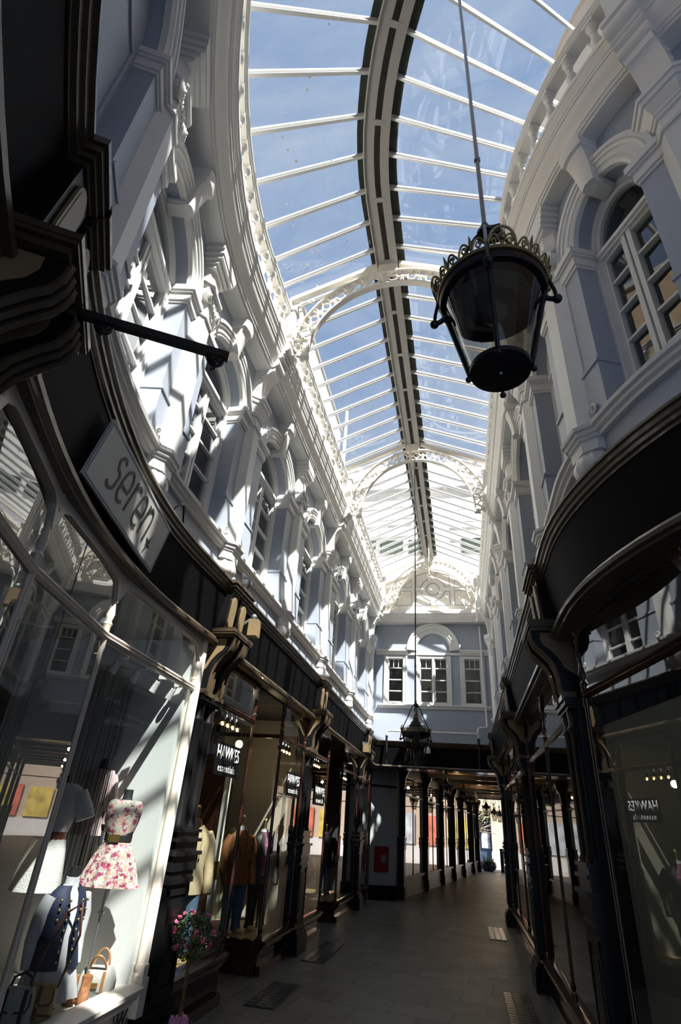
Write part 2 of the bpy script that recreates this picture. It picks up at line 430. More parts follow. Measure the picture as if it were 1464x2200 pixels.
DC = {'L': 0.38, 'R': 0.28}
for sd, nm in (('L', 'cornice_left'), ('R', 'cornice_right')):
    D = DC[sd]; k = D / 0.42
    prof = [(-0.3, 6.80), (0.22, 6.80), (0.22, 6.835), (0.245, 6.84), (0.245, 6.875), (0.262, 6.88), (0.27, 6.92), (0.29, 6.96), (0.325, 7.0), (0.345, 7.045), (0.35, 7.09), (0.365, 7.095), (0.365, 7.13), (0.375, 7.135), (0.39, 7.20), (0.405, 7.215), (0.405, 7.25), (0.42, 7.26), (0.42, 7.31), (-0.3, 7.36)]
    mb = MB(TS[sd]); mb.sweep([(d * k if d > 0 else d, z) for d, z in prof], -1.8 if sd == 'L' else -0.2, YB + 0.05, 70)
    struct(mb.build('trim_%s' % sd.lower() if False else ('trim_6' if sd == 'L' else 'trim_7'), WHITE), 'deep white moulded cornice along the %s wall' % ('left' if sd == 'L' else 'right'), 'cornice')

def pline(prof_pts): return prof_pts
BAL = None
def balustrade(side, s0, s1, lab, nodes):
    global BAL
    T = TS[side]; D = DC[side]; dm = D - 0.10
    root = thing('balustrade', lab, 'balustrade', T((s0, dm, 7.33)))
    n = max(2, int((s1 - s0) / 0.3))
    mb = MB(T); mb.sweep([(dm - 0.08, 7.30), (dm + 0.07, 7.30), (dm + 0.07, 7.37), (dm + 0.06, 7.40), (dm - 0.08, 7.40)], s0, s1, n); mb.build('base_rail', WHITE, root)
    mb = MB(T); mb.sweep([(dm - 0.07, 7.90), (dm + 0.05, 7.90), (dm + 0.05, 7.92), (dm + 0.065, 7.93), (dm + 0.065, 7.96), (dm + 0.08, 7.975), (dm + 0.08, 8.0), (dm - 0.08, 8.02)], s0, s1, n); mb.build('top_rail', WHITE, root)
    k = int((s1 - s0 - 0.2) / 0.255)
    for i in range(k):
        s = s0 + (i + 0.5) * (s1 - s0) / k
        p = T((s, dm, 7.40)); o = ROOT[root.name]
        loc = (p[0] - o[0], p[1] - o[1], p[2] - o[2])
        if BAL is None:
            m = MB(); m.lathe([(0.045, 0), (0.045, 0.03), (0.03, 0.045), (0.028, 0.07), (0.044, 0.12), (0.05, 0.155), (0.042, 0.19), (0.026, 0.25), (0.022, 0.285), (0.036, 0.295), (0.036, 0.31), (0.024, 0.325), (0.024, 0.345), (0.042, 0.365), (0.05, 0.385), (0.05, 0.40)], n=10)
            m.box((-0.055, -0.055, 0.395), (0.055, 0.055, 0.44)); m.box((-0.052, -0.052, -0.005), (0.052, 0.052, 0.02))
            ob = m.build('baluster', WHITE, root, local=True); BAL = ob.data
        else:
            ob = bpy.data.objects.new('baluster', BAL); COL.objects.link(ob); ob.parent = root
        ob.location = loc; ob.scale = (1, 1, 1.17)
        ob.rotation_euler = (0, 0, max(0.0, (CY - s) / (RL if side == 'L' else RR)))
for a, b, l in ((-1.0, 5.02, 'white balustrade curving over the left cornice up to the first iron arch'), (5.20, 9.57, 'white balustrade over the left cornice between first and second iron arches'), (9.77, 15.85, 'white balustrade over the left cornice running to the end gable')):
    balustrade('L', a, b, l, None)
balustrade('R', 0.9, 2.02, 'white balustrade at the upper right corner beyond the console', None)
balustrade('R', 2.20, 4.96, 'white balustrade curving over the right cornice above the large lantern', None)
balustrade('R', 5.14, 9.5, 'white balustrade over the right cornice between first and second iron arches', None)
balustrade('R', 9.7, 15.85, 'white balustrade over the right cornice running to the end gable', None)

# ---------------------------------------------------------------- pilasters (rigid, local +y looks into the arcade)
def octo(h, e=0.0, base=-0.02):
    """half octagon grown by e"""
    return [(-PW - e, base), (-PW - e, 0.045 + e * 0.4), (-0.085 - e * 0.5, 0.125 + e), (0.085 + e * 0.5, 0.125 + e), (PW + e, 0.045 + e * 0.4), (PW + e, base)]
def oct_loft(mb, rows):
    mb.ring_faces([[(x, y, z) for x, y in octo(0, e)] for z, e in rows]); return mb
def scroll(mb, c, r0, turns, axis, w, width, flip=1):
    """a flat volute: spiral ribbon; axis 'x' or 'y' is the direction the volute is wide in"""
    pts = []; n = int(18 * turns)
    for i in range(n + 1):
        t = i / n; a = 2 * PI * turns * t; r = r0 * (1 - 0.8 * t)
        u, v = r * math.cos(a) * flip, r * math.sin(a)
        pts.append((c[0] + u, c[1], c[2] + v) if axis == 'y' else (c[0], c[1] + u, c[2] + v))
    mb.ribbon(pts, width, w, (0, 0, 1)) if False else mb.tube(pts, w, 6)
    return mb
def pil_common(root):
    # all z relative to the string course underside (4.05)
    oct_loft(MB(), [(0.15, 0), (1.80, 0)]).build('shaft', WHITE, root, local=True)
    oct_loft(MB(), [(1.79, 0), (1.795, 0.018), (1.82, 0.022), (1.83, 0.0), (1.95, 0.0)]).build('neck', WHITE, root, local=True)
    oct_loft(MB(), [(-0.035, 0.0), (0.055, 0.0), (0.06, 0.012), (0.085, 0.018), (0.09, 0.03), (0.12, 0.034), (0.13, 0.05), (0.16, 0.055), (0.175, 0.02), (0.18, 0.0)]).build('base_moulding', WHITE, root, local=True)
    m = MB(); m.lathe([(0.02, -0.33), (0.07, -0.325), (0.075, -0.295), (0.055, -0.285), (0.055, -0.245), (0.09, -0.215), (0.145, -0.165), (0.16, -0.115), (0.15, -0.07), (0.135, -0.03)], (0, 0.01, 0), 48, flute=0.035, nf=12, sy=0.85)
    m.build('pendant', WHITE, root, local=True)
    m = MB(); scroll(m, (-PW - 0.05, 0.06, 0.26), 0.05, 1.3, 'y', 0.012, 0.03); scroll(m, (PW + 0.05, 0.06, 0.26), 0.05, 1.3, 'y', 0.012, 0.03, -1)
    m.build('foot_scroll', WHITE, root, local=True)

def proto_ionic(side):
    root = thing('pilaster', '', 'pilaster')
    pil_common(root)
    m = oct_loft(MB(), [(1.95, 0.0), (1.97, 0.02), (1.99, 0.02), (2.02, 0.03), (2.14, 0.045)])
    for x in (-1, 1):
        c = (x * 0.165, 0.16, 2.06)
        for kk in (0.075, 0.052, 0.03): m.tube([(c[0] + kk * math.cos(a), c[1] + 0.02 * (0.08 - kk) / 0.05, c[2] + kk * math.sin(a)) for a in ell(0, 2 * PI, 16)[:-1]], 0.013, 6, loop=True)
        m.ball((c[0], c[1] + 0.03, c[2]), 0.02, 8, 5)
        m.tube([(c[0], 0.0, c[2]), (c[0], 0.16, c[2])], 0.075, 14)
        m.tube([(x * 0.2, 0.14, 2.13), (x * 0.12, 0.17, 2.12), (0.0, 0.16, 2.10)], 0.018, 6)
    for k in range(5):
        x = (k - 2) * 0.045; m.ball((x, 0.165, 2.06 - 0.012 * abs(k - 2)), 0.022, 8, 5, 1.4)
    for x in (-1, 1):
        for k in range(3): m.ball((x * (0.19 + 0.0 * k), 0.03 + 0.03 * k, 1.99 + 0.02 * k), 0.02, 8, 5)
    m.ring_faces([[(-0.25 * f, -0.02, z), (-0.25 * f, 0.10, z), (-0.16 * f, 0.21 * f, z), (0.16 * f, 0.21 * f, z), (0.25 * f, 0.10, z), (0.25 * f, -0.02, z)] for z, f in ((2.135, 0.9), (2.15, 0.98), (2.175, 1.0), (2.2, 1.0))])
    m.v = [(p[0] * 0.86, p[1] * 0.82, p[2]) for p in m.v]
    m.build('capital', WHITE, root, local=True)
    k = DC[side] / 0.42
    m = oct_loft(MB(), [(2.2, -0.01), (2.48, -0.01)])
    for z0, z1, e in ((2.48, 2.53, 0.015), (2.53, 2.58, 0.035), (2.58, 2.63, 0.06), (2.63, 2.69, 0.085), (2.69, 2.77, 0.11)):
        m.box((-0.14 - e * 0.9, -0.02, z0), (0.14 + e * 0.9, min(0.11 + e * 1.5, DC[side] * 0.55), z1))
    m.build('entablature_block', WHITE, root, local=True)
    return root

def proto_moulded(side):
    root = thing('pilaster', '', 'pilaster'); D = DC[side]
    pil_common(root)
    oct_loft(MB(), [(1.95, 0.0), (1.955, 0.016), (1.985, 0.018), (1.99, 0.026), (2.01, 0.026), (2.03, 0.032), (2.07, 0.055), (2.11, 0.062), (2.12, 0.078), (2.17, 0.082), (2.175, 0.095), (2.22, 0.095)]).build('capital', WHITE, root, local=True)
    # console: a quarter curve carrying the cornice out to the roof arch
    k = D / 0.42; de = 0.25 * k
    cur = [(-0.02, 2.2), (0.10, 2.2)] + [(0.10 + (de - 0.06) * (1 - math.cos(a)), 2.22 + 0.50 * math.sin(a)) for a in ell(0.0, PI / 2, 9)] + [(de + 0.05, 2.76), (de + 0.05, 2.80), (-0.02, 2.80)]
    MB().prism(cur, -0.115, 0.115, lambda u, v, w: (w, u, v)).build('console', WHITE, root, local=True)
    m = MB()
    for g in (-1, 1):   # foliate relief on both cheeks
        for c, r in (((0.13 * k, 2.66), 0.055), ((0.06, 2.55), 0.042), ((0.2 * k, 2.73), 0.03), ((0.05, 2.71), 0.035), ((0.08, 2.42), 0.03)):
            m.tube([(g * 0.116, c[0] + r * (1 - 0.75 * t) * math.cos(7 * t), c[1] + r * (1 - 0.75 * t) * math.sin(7 * t)) for t in ell(0, 1, 16)], 0.006, 5)
    m.build('foliate_relief', WHITE, root, local=True)
    # rolled front block standing in the cornice
    roll = [(0.0, 2.78), (de + 0.04, 2.78)]
    for c0, r, o in ((2.86, 0.075, 0.03), (2.975, 0.03, 0.12), (3.03, 0.025, 0.145), (3.14, 0.085, 0.15)):
        roll += [(de + o * k + r * math.sin(a), c0 - r * math.cos(a)) for a in ell(0.25, PI - 0.25, 7)]
    roll += [(D + 0.07, 3.235), (D + 0.07, 3.29), (0.0, 3.29)]
    MB().prism(roll, -0.13, 0.13, lambda u, v, w: (w, u, v)).build('scroll_block', WHITE, root, local=True)
    m = MB(); m.box((-0.075, D - 0.12, 3.27), (0.075, D + 0.03, 3.98)); m.box((-0.09, D - 0.14, 3.30), (0.09, D + 0.05, 3.34)); m.box((-0.09, D - 0.14, 3.93), (0.09, D + 0.05, 4.0))
    m.build('pedestal', WHITE, root, local=True)
    return root
protos = {}
def pilaster(side, s, kind, lab):
    loc, rz = place(side, s, 0.0, 4.05)
    key = (side, kind); grp = 'white pilasters between the upper windows'
    kz = (rise(loc[1], 6.8) - rise(loc[1], 4.05)) / 2.75
    if key not in protos:
        r = (proto_ionic if kind == 'i' else proto_moulded)(side); protos[key] = r
        r.location = loc; r.rotation_euler = (0, 0, rz); r['label'] = lab; r['group'] = grp; ROOT[r.name] = loc
    else: r = dup(protos[key], loc, rz, lab, grp)
    r.scale = (1, 1, kz)
PLL = ['white pilaster in the upper left corner beside the blind arch', 'white scroll-capital pilaster in shade at far upper left', 'white scroll-capital pilaster crossed by the black hanging pole', 'white console pilaster under the left foot of the first iron arch', 'white scroll-capital pilaster left of the first grey floodlight, between two iron arches', 'white console pilaster under the left foot of the second iron arch', 'white scroll-capital pilaster on the left wall, last but one before the end wall', 'white console pilaster in the left corner by the end wall']
PRL = ['white pilaster at the right edge in the upper corner', 'white console pilaster at the upper right edge of the arcade', 'white pilaster behind the large lantern, left of the big right window', 'white console pilaster on the right wall, first past the large lantern', 'white scroll-capital pilaster on the right wall between first and second iron arches', 'white console pilaster under the right foot of the second iron arch', 'white scroll-capital pilaster on the right wall, last but one before the end wall', 'white console pilaster in the right corner by the end wall']
for s, k, l in zip(PL, KL, PLL): pilaster('L', s, k, l)
for s, k, l in zip(PR, KR, PRL): pilaster('R', s, k, l)
# ---------------------------------------------------------------- glazed roof
ZR = 8.98
def zroof(x): return ZR - 0.42 * abs(x - XC)
SB = [2.325 + 0.425 * k for k in range(-5, 33)]
for side, lab in (('L', 'left slope of the glazed roof, blue sky behind it'), ('R', 'right slope of the glazed roof behind the hanging lantern')):
    g = -1 if side == 'L' else 1
    xe = -2.75 if side == 'L' else 1.22; xi = XC + g * 0.14
    root = thing('glass_roof_slope', lab, 'glass roof', TC((4.0, XC + g * 0.8, zroof(XC + g * 0.8))))
    for i, s in enumerate(SB):
        mb = MB(TC)
        def bar(w, h0, h1, a=xi, b=xe):
            mb.ring_faces([[(s - w, x, zroof(x) + h0), (s + w, x, zroof(x) + h0), (s + w, x, zroof(x) + h1), (s - w, x, zroof(x) + h1)] for x in (a, b)])
        bar(0.016, -0.052, -0.042); bar(0.006, -0.043, 0.0); bar(0.024, 0.006, 0.020)
        bar(0.024, -0.012, 0.0)
        mb.build('glazing_bar', ALU, root, smooth=0)
    for i in range(len(SB) - 1):
        mb = MB(TC); s0, s1 = SB[i] + 0.004, SB[i + 1] - 0.004
        mb.ring_faces([[(s0, x, zroof(x)), (s1, x, zroof(x)), (s1, x, zroof(x) + 0.006), (s0, x, zroof(x) + 0.006)] for x in (xi, xe)])
        mb.build('glass_pane', GLASSR, root, smooth=0)
    mb = MB(TC); xa, xb = XC + g * 0.06, XC + g * 0.25
    mb.ring_faces([[(s, xa, zroof(xa) + 0.03), (s, xb, zroof(xb) + 0.03), (s, xb, zroof(xb) + 0.045), (s, xa, zroof(xa) + 0.045)] for s in ell(SB[0], SB[-1], 60)])
    mb.build('ridge_flashing', FLASH, root)
    mb = MB(TC)
    mb.ring_faces([[(s, xe - g * 0.03, zroof(xe) - 0.10), (s, xe + g * 0.05, zroof(xe) - 0.10), (s, xe + g * 0.05, zroof(xe) + 0.03), (s, xe - g * 0.03, zroof(xe) + 0.03)] for s in ell(SB[0], SB[-1], 60)])
    mb.build('eaves_plate', WHITE, root)
# roof upstand and flat roofs outside the glazing
for sd, nm in (('L', 'roof_left'), ('R', 'roof_right')):
    mb = MB(TS[sd]); dd = 0.32
    mb.box((-1.6 if sd == 'L' else 0, -dd - 0.08, 6.98), (YB, -dd + 0.02, zroof(XL - 0.3 if sd == 'L' else XR + 0.3) - 0.06), 50)
    mb.box((-1.6 if sd == 'L' else 0, -2.4 if sd == 'L' else -1.75, 6.98), (YB, -dd, 7.08), 50)
    struct(mb.build(nm, CREAMW), 'white upstand and flat roof outside the %s edge of the glazing' % ('left' if sd == 'L' else 'right'), 'roof')

rb = thing('ridge_beam', 'twin-flanged cream ridge beam running the length of the glass roof', 'beam', TC((4.0, XC, 8.80)))
for g in (-1, 1):
    mb = MB(TC); c = XC + g * 0.092
    mb.ring_faces([[(s, c - 0.055, 8.79), (s, c + 0.055, 8.79), (s, c + 0.055, 8.81), (s, c + g * 0.045, 8.81), (s, c + g * 0.045, 8.93), (s, c + g * 0.03, 8.93), (s, c + g * 0.03, 8.81), (s, c - 0.055, 8.81)] for s in ell(SB[0], 16.1, 60)])
    mb.build('flange', GREYW, rb)
mb = MB(TC); mb.ring_faces([[(s, XC - 0.05, 8.86), (s, XC + 0.05, 8.86), (s, XC + 0.05, 8.90), (s, XC - 0.05, 8.90)] for s in ell(SB[0], 16.1, 60)])
mb.build('dark_board', mat('dark_gap_board', (0.06, 0.05, 0.042), 0.7, var=0.3, scale=5), rb)  # dark strip filling the gap between the flanges
for k in range(17):
    s = 1.35 + 0.92 * k
    mb = MB(TC); mb.box((s - 0.03, XC - 0.07, 8.785), (s + 0.03, XC + 0.07, 8.80)); mb.build('tie_plate', GREYW, rb)
cd = MB(TC); cd.tube([(s, XC - 0.16, 8.77) for s in ell(SB[0], 15.6, 60)], 0.012, 6); tag(cd.build('conduit_pipe', GREYW), 'thin grey conduit clipped along the left of the roof ridge', 'pipe')

# ---------------------------------------------------------------- pierced iron roof arches
def iron_arch(s, lab, full=True):
    cx = (-1.98 + 0.60) / 2; z0 = 7.12; bi, bo = 1.27, 1.54; ai, ao = 1.16, 1.42
    root = thing('roof_arch', lab, 'roof arch', TC((s, cx, z0 - 0.1)), group=None)
    def P(k, a): return (cx - (ai + (ao - ai) * k) * math.cos(a), z0 + (bi + (bo - bi) * k) * math.sin(a))
    A = ell(0.0, PI, 44)
    for nm, k0, k1 in (('lower_rim', -0.02, 0.07), ('upper_rim', 0.93, 1.02)):
        mb = MB(TC); mb.ring_faces([[(s - 0.045, *P(k0, a)), (s + 0.045, *P(k0, a)), (s + 0.045, *P(k1, a)), (s - 0.045, *P(k1, a))] for a in A]); mb.build(nm, CREAMW, root)
    # pierced web: rings alternate with small waisted struts
    nr = 15
    mb = MB(TC)
    for i in range(nr):
        a = PI * (i + 0.5) / nr; c = P(0.5, a); da = PI / nr
        tx, tz = (P(0.5, a + 0.01)[0] - c[0]), (P(0.5, a + 0.01)[1] - c[1]); L = math.hypot(tx, tz); tx /= L; tz /= L
        nx, nz = P(1, a)[0] - P(0, a)[0], P(1, a)[1] - P(0, a)[1]; L = math.hypot(nx, nz); nx /= L; nz /= L
        R0 = 0.062
        ring = [(c[0] + R0 * (tx * math.cos(q) + nx * math.sin(q)), c[1] + R0 * (tz * math.cos(q) + nz * math.sin(q))) for q in ell(0, 2 * PI, 14)[:-1]]
        mb.tube([(s, x, z) for x, z in ring], 0.014, 6, loop=True)
        for k, kk in ((0.05, 0.27), (0.73, 0.95)):
            p, q = P(k, a), P(kk, a); mb.tube([(s, *p), (s, *q)], 0.016, 6)
        # horizontal links to the strut between rings
        for g in (-1, 1):
            am = a + g * da * 0.5
            p = (c[0] + g * tx * R0, c[1] + g * tz * R0)
            e = P(0.5, am); mb.tube([(s, *p), (s, *e)], 0.022, 6)
            mb.tube([(s, *P(0.05, am - g * 0.02)), (s, *P(0.35, am - g * 0.012)), (s, *e)], [0.02, 0.012, 0.024], 6)
            mb.tube([(s, *P(0.95, am - g * 0.02)), (s, *P(0.65, am - g * 0.012)), (s, *e)], [0.02, 0.012, 0.024], 6)
    mb.build('pierced_web', CREAMW, root)
    for g in (-1, 1):
        # rafter under the glass, spandrel scrolls
        xe = cx + g * 1.52
        mb = MB(TC); x1 = XC + g * 0.16
        mb.ring_faces([[(s - 0.04, x, zroof(x) - 0.14), (s + 0.04, x, zroof(x) - 0.14), (s + 0.04, x, zroof(x) - 0.06), (s - 0.04, x, zroof(x) - 0.06)] for x in (x1, xe)])
        mb.build('rafter', CREAMW, root)
        mb = MB(TC); mb.box((s - 0.034, xe - 0.03, z0 - 0.15), (s + 0.034, xe + 0.03, zroof(xe) - 0.08)); mb.build('upright', CREAMW, root)
        for (u, v), r in (((cx + g * 1.36, z0 + 0.95), 0.09), ((cx + g * 1.20, z0 + 1.10), 0.05), ((cx + g * 1.45, z0 + 0.72), 0.05)):
            mb = MB(TC); mb.tube([(s, u + g * r * (1 - 0.7 * t) * math.cos(7 * t), v + r * (1 - 0.7 * t) * math.sin(7 * t)) for t in ell(0, 1, 18)], 0.014, 6)
            mb.build('spandrel_scroll', CREAMW, root)
        mb = MB(TC); mb.box((s - 0.047, cx + g * 1.14, z0 - 0.05), (s + 0.047, cx + g * 1.26, z0 + 0.01)); mb.build('foot', CREAMW, root)
    mb = MB(TC); mb.box((s - 0.05, XC - 0.14, z0 + bo - 0.04), (s + 0.05, XC + 0.14, 8.80)); mb.build('crown_block', CREAMW, root)
iron_arch(5.11, 'pierced cream iron roof arch nearest, partly hidden by the large lantern')
iron_arch(9.64, 'pierced cream iron roof arch in mid roof, hook of the far lantern below it')
iron_arch(15.85, 'pierced cream iron arch against the white end gable')

# ---------------------------------------------------------------- end wall
mb = MB(TB)
us = [-2.75, -2.10, -1.52, -1.17, -0.25, 0.10, 0.70, 1.25]
mb.box((us[0], -0.3, 3.3), (us[-1], 0, 4.66))
for i in (0, 2, 4, 6): mb.box((us[i], -0.3, 4.66), (us[i + 1], 0, 6.06))
mb.ring_faces([[(u, y, z) for u, z in ((us[0], 6.06), (us[-1], 6.06), (us[-1], 8.42), (XC, 9.32), (us[0], 8.42))] for y in (-0.3, 0.0)])
struct(mb.build('wall_back', BLUE, smooth=0), 'pale blue end wall with three sash windows', 'wall')
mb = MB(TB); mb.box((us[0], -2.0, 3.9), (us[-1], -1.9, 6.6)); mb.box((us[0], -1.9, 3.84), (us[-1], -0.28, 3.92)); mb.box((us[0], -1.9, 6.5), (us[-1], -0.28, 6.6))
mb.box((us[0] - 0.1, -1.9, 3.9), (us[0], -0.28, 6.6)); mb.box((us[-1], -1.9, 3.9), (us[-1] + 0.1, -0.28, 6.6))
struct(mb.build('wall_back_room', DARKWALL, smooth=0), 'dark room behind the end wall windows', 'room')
BWL = ['left sash window of the end wall, half in sunlight', 'middle double sash window of the end wall under the blind arch', 'right sash window of the end wall, in shade']
for k, (u0, u1) in enumerate(((us[1], us[2]), (us[3], us[4]), (us[5], us[6]))):
    WN[0] += 1; rt = wroot('window_%d' % WN[0], BWL[k], 'window')
    z0, z1 = 4.66, 6.06
    mb = MB(TB); f = 0.07
    mb.box((u0 - 0.02, -0.12, z0), (u0 + f, 0.03, z1)); mb.box((u1 - f, -0.12, z0), (u1 + 0.02, 0.03, z1)); mb.box((u0, -0.118, z1 - f), (u1, 0.026, z1 - 0.002)); mb.box((u0, -0.118, z0 + 0.002), (u1, 0.026, z0 + 0.06))
    mb.box((u0 - 0.05, -0.02, z0 + 0.001), (u0 - 0.003, 0.045, z1 - 0.001)); mb.box((u1 + 0.003, -0.02, z0 + 0.001), (u1 + 0.05, 0.045, z1 - 0.001))
    mb.build('casing', WHITE, rt, smooth=0)
    bays = [(u0 + f, u1 - f)] if k != 1 else [(u0 + f, (u0 + u1) / 2 - 0.03), ((u0 + u1) / 2 + 0.03, u1 - f)]
    if k == 1:
        mb = MB(TB); mb.box((bays[0][1], -0.1, z0 + 0.004), (bays[1][0], 0.022, z1 - 0.004)); mb.build('mullion', WHITE, rt, smooth=0)
    for a, b in bays:
        mb = MB(TB); q = 0.025; za, zb = z0 + 0.06, z1 - f
        mb.box((a, -0.08, za), (a + q, -0.03, zb)); mb.box((b - q, -0.08, za), (b, -0.03, zb)); mb.box((a, -0.08, za), (b, -0.03, za + 0.04)); mb.box((a, -0.08, zb - q), (b, -0.03, zb))
        hh = [za + 0.33, za + 0.65, za + 0.99]
        for z in hh: mb.box((a, -0.075, z - 0.014), (b, -0.03, z + 0.014))
        for j in range(1, 3 if k != 1 else 2):
            u = a + (b - a) * j / (3 if k != 1 else 2); mb.box((u - 0.009, -0.07, hh[2]), (u + 0.009, -0.035, zb))
        mb.build('sash', WHITE, rt, smooth=0)
        mb = MB(TB); mb.box((a, -0.058, za), (b, -0.052, zb)); mb.build('pane', GLASSU, rt, smooth=0)
mb = MB(TB); mb.sweep([(-0.01, 4.56), (0.05, 4.56), (0.06, 4.61), (0.10, 4.63), (0.10, 4.66), (-0.01, 4.68)], -2.3, 0.85)
struct(mb.build('trim_8', WHITE), 'white sill band under the end wall windows', 'moulding')
mb = MB(TB)
P8 = [(-0.01, 6.08), (0.04, 6.08), (0.045, 6.12), (0.08, 6.14), (0.085, 6.18), (0.11, 6.19), (0.11, 6.23), (-0.01, 6.25)]
mb.sweep(P8, -2.4, -1.46); mb.sweep(P8, 0.04, 0.9); mb.box((-1.46, -0.01, 6.08), (0.04, 0.05, 6.15))
struct(mb.build('trim_9', WHITE), 'white moulding over the end wall windows', 'moulding')
mb = MB(TB); cu = -0.71
mb.ring_faces([[(cu - r * math.cos(a), d, 6.22 + 1.05 * r * math.sin(a)) for r, d in ((0.49, -0.01), (0.49, 0.06), (0.55, 0.09), (0.60, 0.08), (0.61, 0.11), (0.70, 0.11), (0.71, 0.14), (0.77, 0.14), (0.77, -0.01))] for a in ell(0, PI, 30)])
struct(mb.build('trim_10', WHITE), 'white half-round blind arch over the middle end window', 'moulding')
mb = MB(TB); mb.sweep([(-0.02, 7.02), (0.28, 7.02), (0.29, 7.07), (0.31, 7.08), (0.32, 7.13), (0.36, 7.18), (0.37, 7.24), (0.39, 7.25), (0.39, 7.34), (0.2, 7.36), (0.2, 7.44), (-0.02, 7.46)], -2.6, 1.05)
struct(mb.build('trim_11', WHITE), 'white cornice across the end wall below the gable', 'cornice')
# gable panel with circles
gp = thing('gable_panel', 'white half-round gable panel with a circle and blue-grey lines', 'panel', TB((-0.68, 0.05, 7.45)))
mb = MB(TB); mb.ring_faces([[(-2.5, d, 7.4), (1.0, d, 7.4), (1.0, d, 8.3), (XC, d, 9.2), (-2.5, d, 8.3)] for d in (0.0, 0.05)]); mb.build('board', CREAMW, gp, smooth=0)
mb = MB(TB); mb.tube([(-0.68 + 0.2 * math.cos(a), 0.055, 8.15 + 0.2 * math.sin(a)) for a in ell(0, 2 * PI, 30)[:-1]], 0.016, 6, loop=True)
for a0, a1 in ((0.2, PI / 2 - 0.2), (PI / 2 + 0.2, PI - 0.2), (PI + 0.2, 1.5 * PI - 0.2), (1.5 * PI + 0.2, 2 * PI - 0.2)):
    mb.tube([(-0.68 + 0.37 * math.cos(a), 0.055, 8.15 + 0.37 * math.sin(a)) for a in ell(a0, a1, 10)], 0.013, 6)
for g in (-1, 1):
    mb.tube([(-0.68 + g * 0.08, 0.055, 8.54), (-0.68 + g * 0.08, 0.055, 8.75), (-0.68 + g * 0.52, 0.055, 8.62), (-0.68 + g * 0.52, 0.055, 8.24), (-0.68 + g * 0.37, 0.055, 8.24)], 0.011, 6)
    mb.tube([(-0.68 + g * 0.37, 0.055, 8.08), (-0.68 + g * 0.52, 0.055, 8.08), (-0.68 + g * 0.52, 0.055, 7.62), (-0.68 + g * 0.08, 0.055, 7.62), (-0.68 + g * 0.08, 0.055, 7.78)], 0.011, 6)
    mb.tube([(-0.68 + g * 0.66, 0.055, 8.22), (-0.68 + g * 0.66, 0.055, 8.48), (-0.68 + g * 0.96, 0.055, 8.22), (-0.68 + g * 0.66, 0.055, 8.22)], 0.011, 6)
    mb.tube([(-0.68 + g * 0.66, 0.055, 7.62), (-0.68 + g * 0.66, 0.055, 8.10), (-0.68 + g * 1.0, 0.055, 8.10), (-0.68 + g * 1.17, 0.055, 7.62), (-0.68 + g * 0.66, 0.055, 7.62)], 0.011, 6)
mb.build('panel_lines', BLUEG, gp)
# pipes on the end wall
m = MB(); yy = YB - 0.30; m.tube([(-2.0, yy, 3.80), (-2.0, yy, 3.88), (-1.97, yy, 3.91), (0.42, yy, 3.905), (0.45, yy, 3.88), (0.45, yy, 3.80)], 0.028, 8); tag(m.build('waste_pipe', WHITE), 'white waste pipe running along the top of the end fascia', 'pipe')
for x, w in ((-2.0, 'left'), (0.45, 'right')):
    m = MB(); m.tube([(x, YB - 0.30, 3.79), (x, YB - 0.30, 3.06)], 0.03, 8); m.ball((x, YB - 0.30, 3.76), 0.04, 8, 5); tag(m.build('down_pipe', IRON), 'black down pipe crossing the end fascia at its %s end' % w, 'pipe')
m = MB(); m.tube([(0.45, yy, 3.93), (0.45, yy, 4.02), (0.50, yy, 4.06), (0.66, yy, 4.07), (0.70, yy + 0.1, 4.12), (0.70, YB - 0.08, 4.6), (0.68, YB - 0.08, 6.0), (0.66, YB - 0.08, 6.95)], 0.03, 8); tag(m.build('soil_pipe', WHITE), 'white pipe rising beside the right end wall window', 'pipe')
m = MB(); px, py = 0.58, 15.0; m.tube([(px, py, 8.0), (px, py, 6.75)], 0.028, 8); m.lathe([(0.03, 0), (0.055, 0.02), (0.05, 0.06), (0.07, 0.1), (0.05, 0.16), (0.06, 0.24), (0.03, 0.28)], (px, py, 7.75), 10); m.lathe([(0.03, 0), (0.06, 0.03), (0.05, 0.08), (0.03, 0.12)], (px, py, 6.68), 10)
tag(m.build('roof_drain_pipe', WHITE), 'white ornamental hanging drain pipe at the right of the gable', 'pipe')
m = MB(); px, py = XC + 0.06, 14.6; m.tube([(px, py, rise(py, 8.8)), (px, py, 8.0)], 0.022, 8); m.ball((px, py, 7.97), 0.035, 8, 6); m.tube([(px, py, 7.96), (px, py, 7.8)], 0.012, 6)
tag(m.build('ceiling_rod', STEEL), 'bright metal rod hanging from the ridge before the gable', 'rod')
# ---------------------------------------------------------------- shop fascias
def fascia(side, s0, s1, lab):
    T = TS[side]; n = max(2, int((s1 - s0) / 0.18)); rt = thing('shop_fascia', lab, 'fascia', T(((s0 + s1) / 2, 0.1, 3.1)))
    mb = MB(T); mb.sweep([(-0.02, 3.10), (0.115, 3.10), (0.20, 3.60), (-0.02, 3.60)], s0, s1, n); mb.build('name_board', BLACKM, rt)
    mb = MB(T); mb.sweep([(-0.02, 3.58), (0.205, 3.58), (0.205, 3.605), (0.222, 3.61), (0.225, 3.635), (0.24, 3.645), (0.245, 3.675), (0.262, 3.68), (0.262, 3.70), (-0.02, 3.73)], s0, s1, n); mb.build('top_moulding', BROWN, rt)
    mb = MB(T); mb.sweep([(-0.02, 3.04), (0.16, 3.04), (0.165, 3.055), (0.195, 3.06), (0.20, 3.085), (0.18, 3.095), (0.17, 3.12), (0.13, 3.13), (-0.02, 3.13)], s0, s1, n); mb.build('bottom_moulding', BROWN, rt)
fascia('L', -1.2, 5.12, 'black curved fascia board carrying the white shop sign')
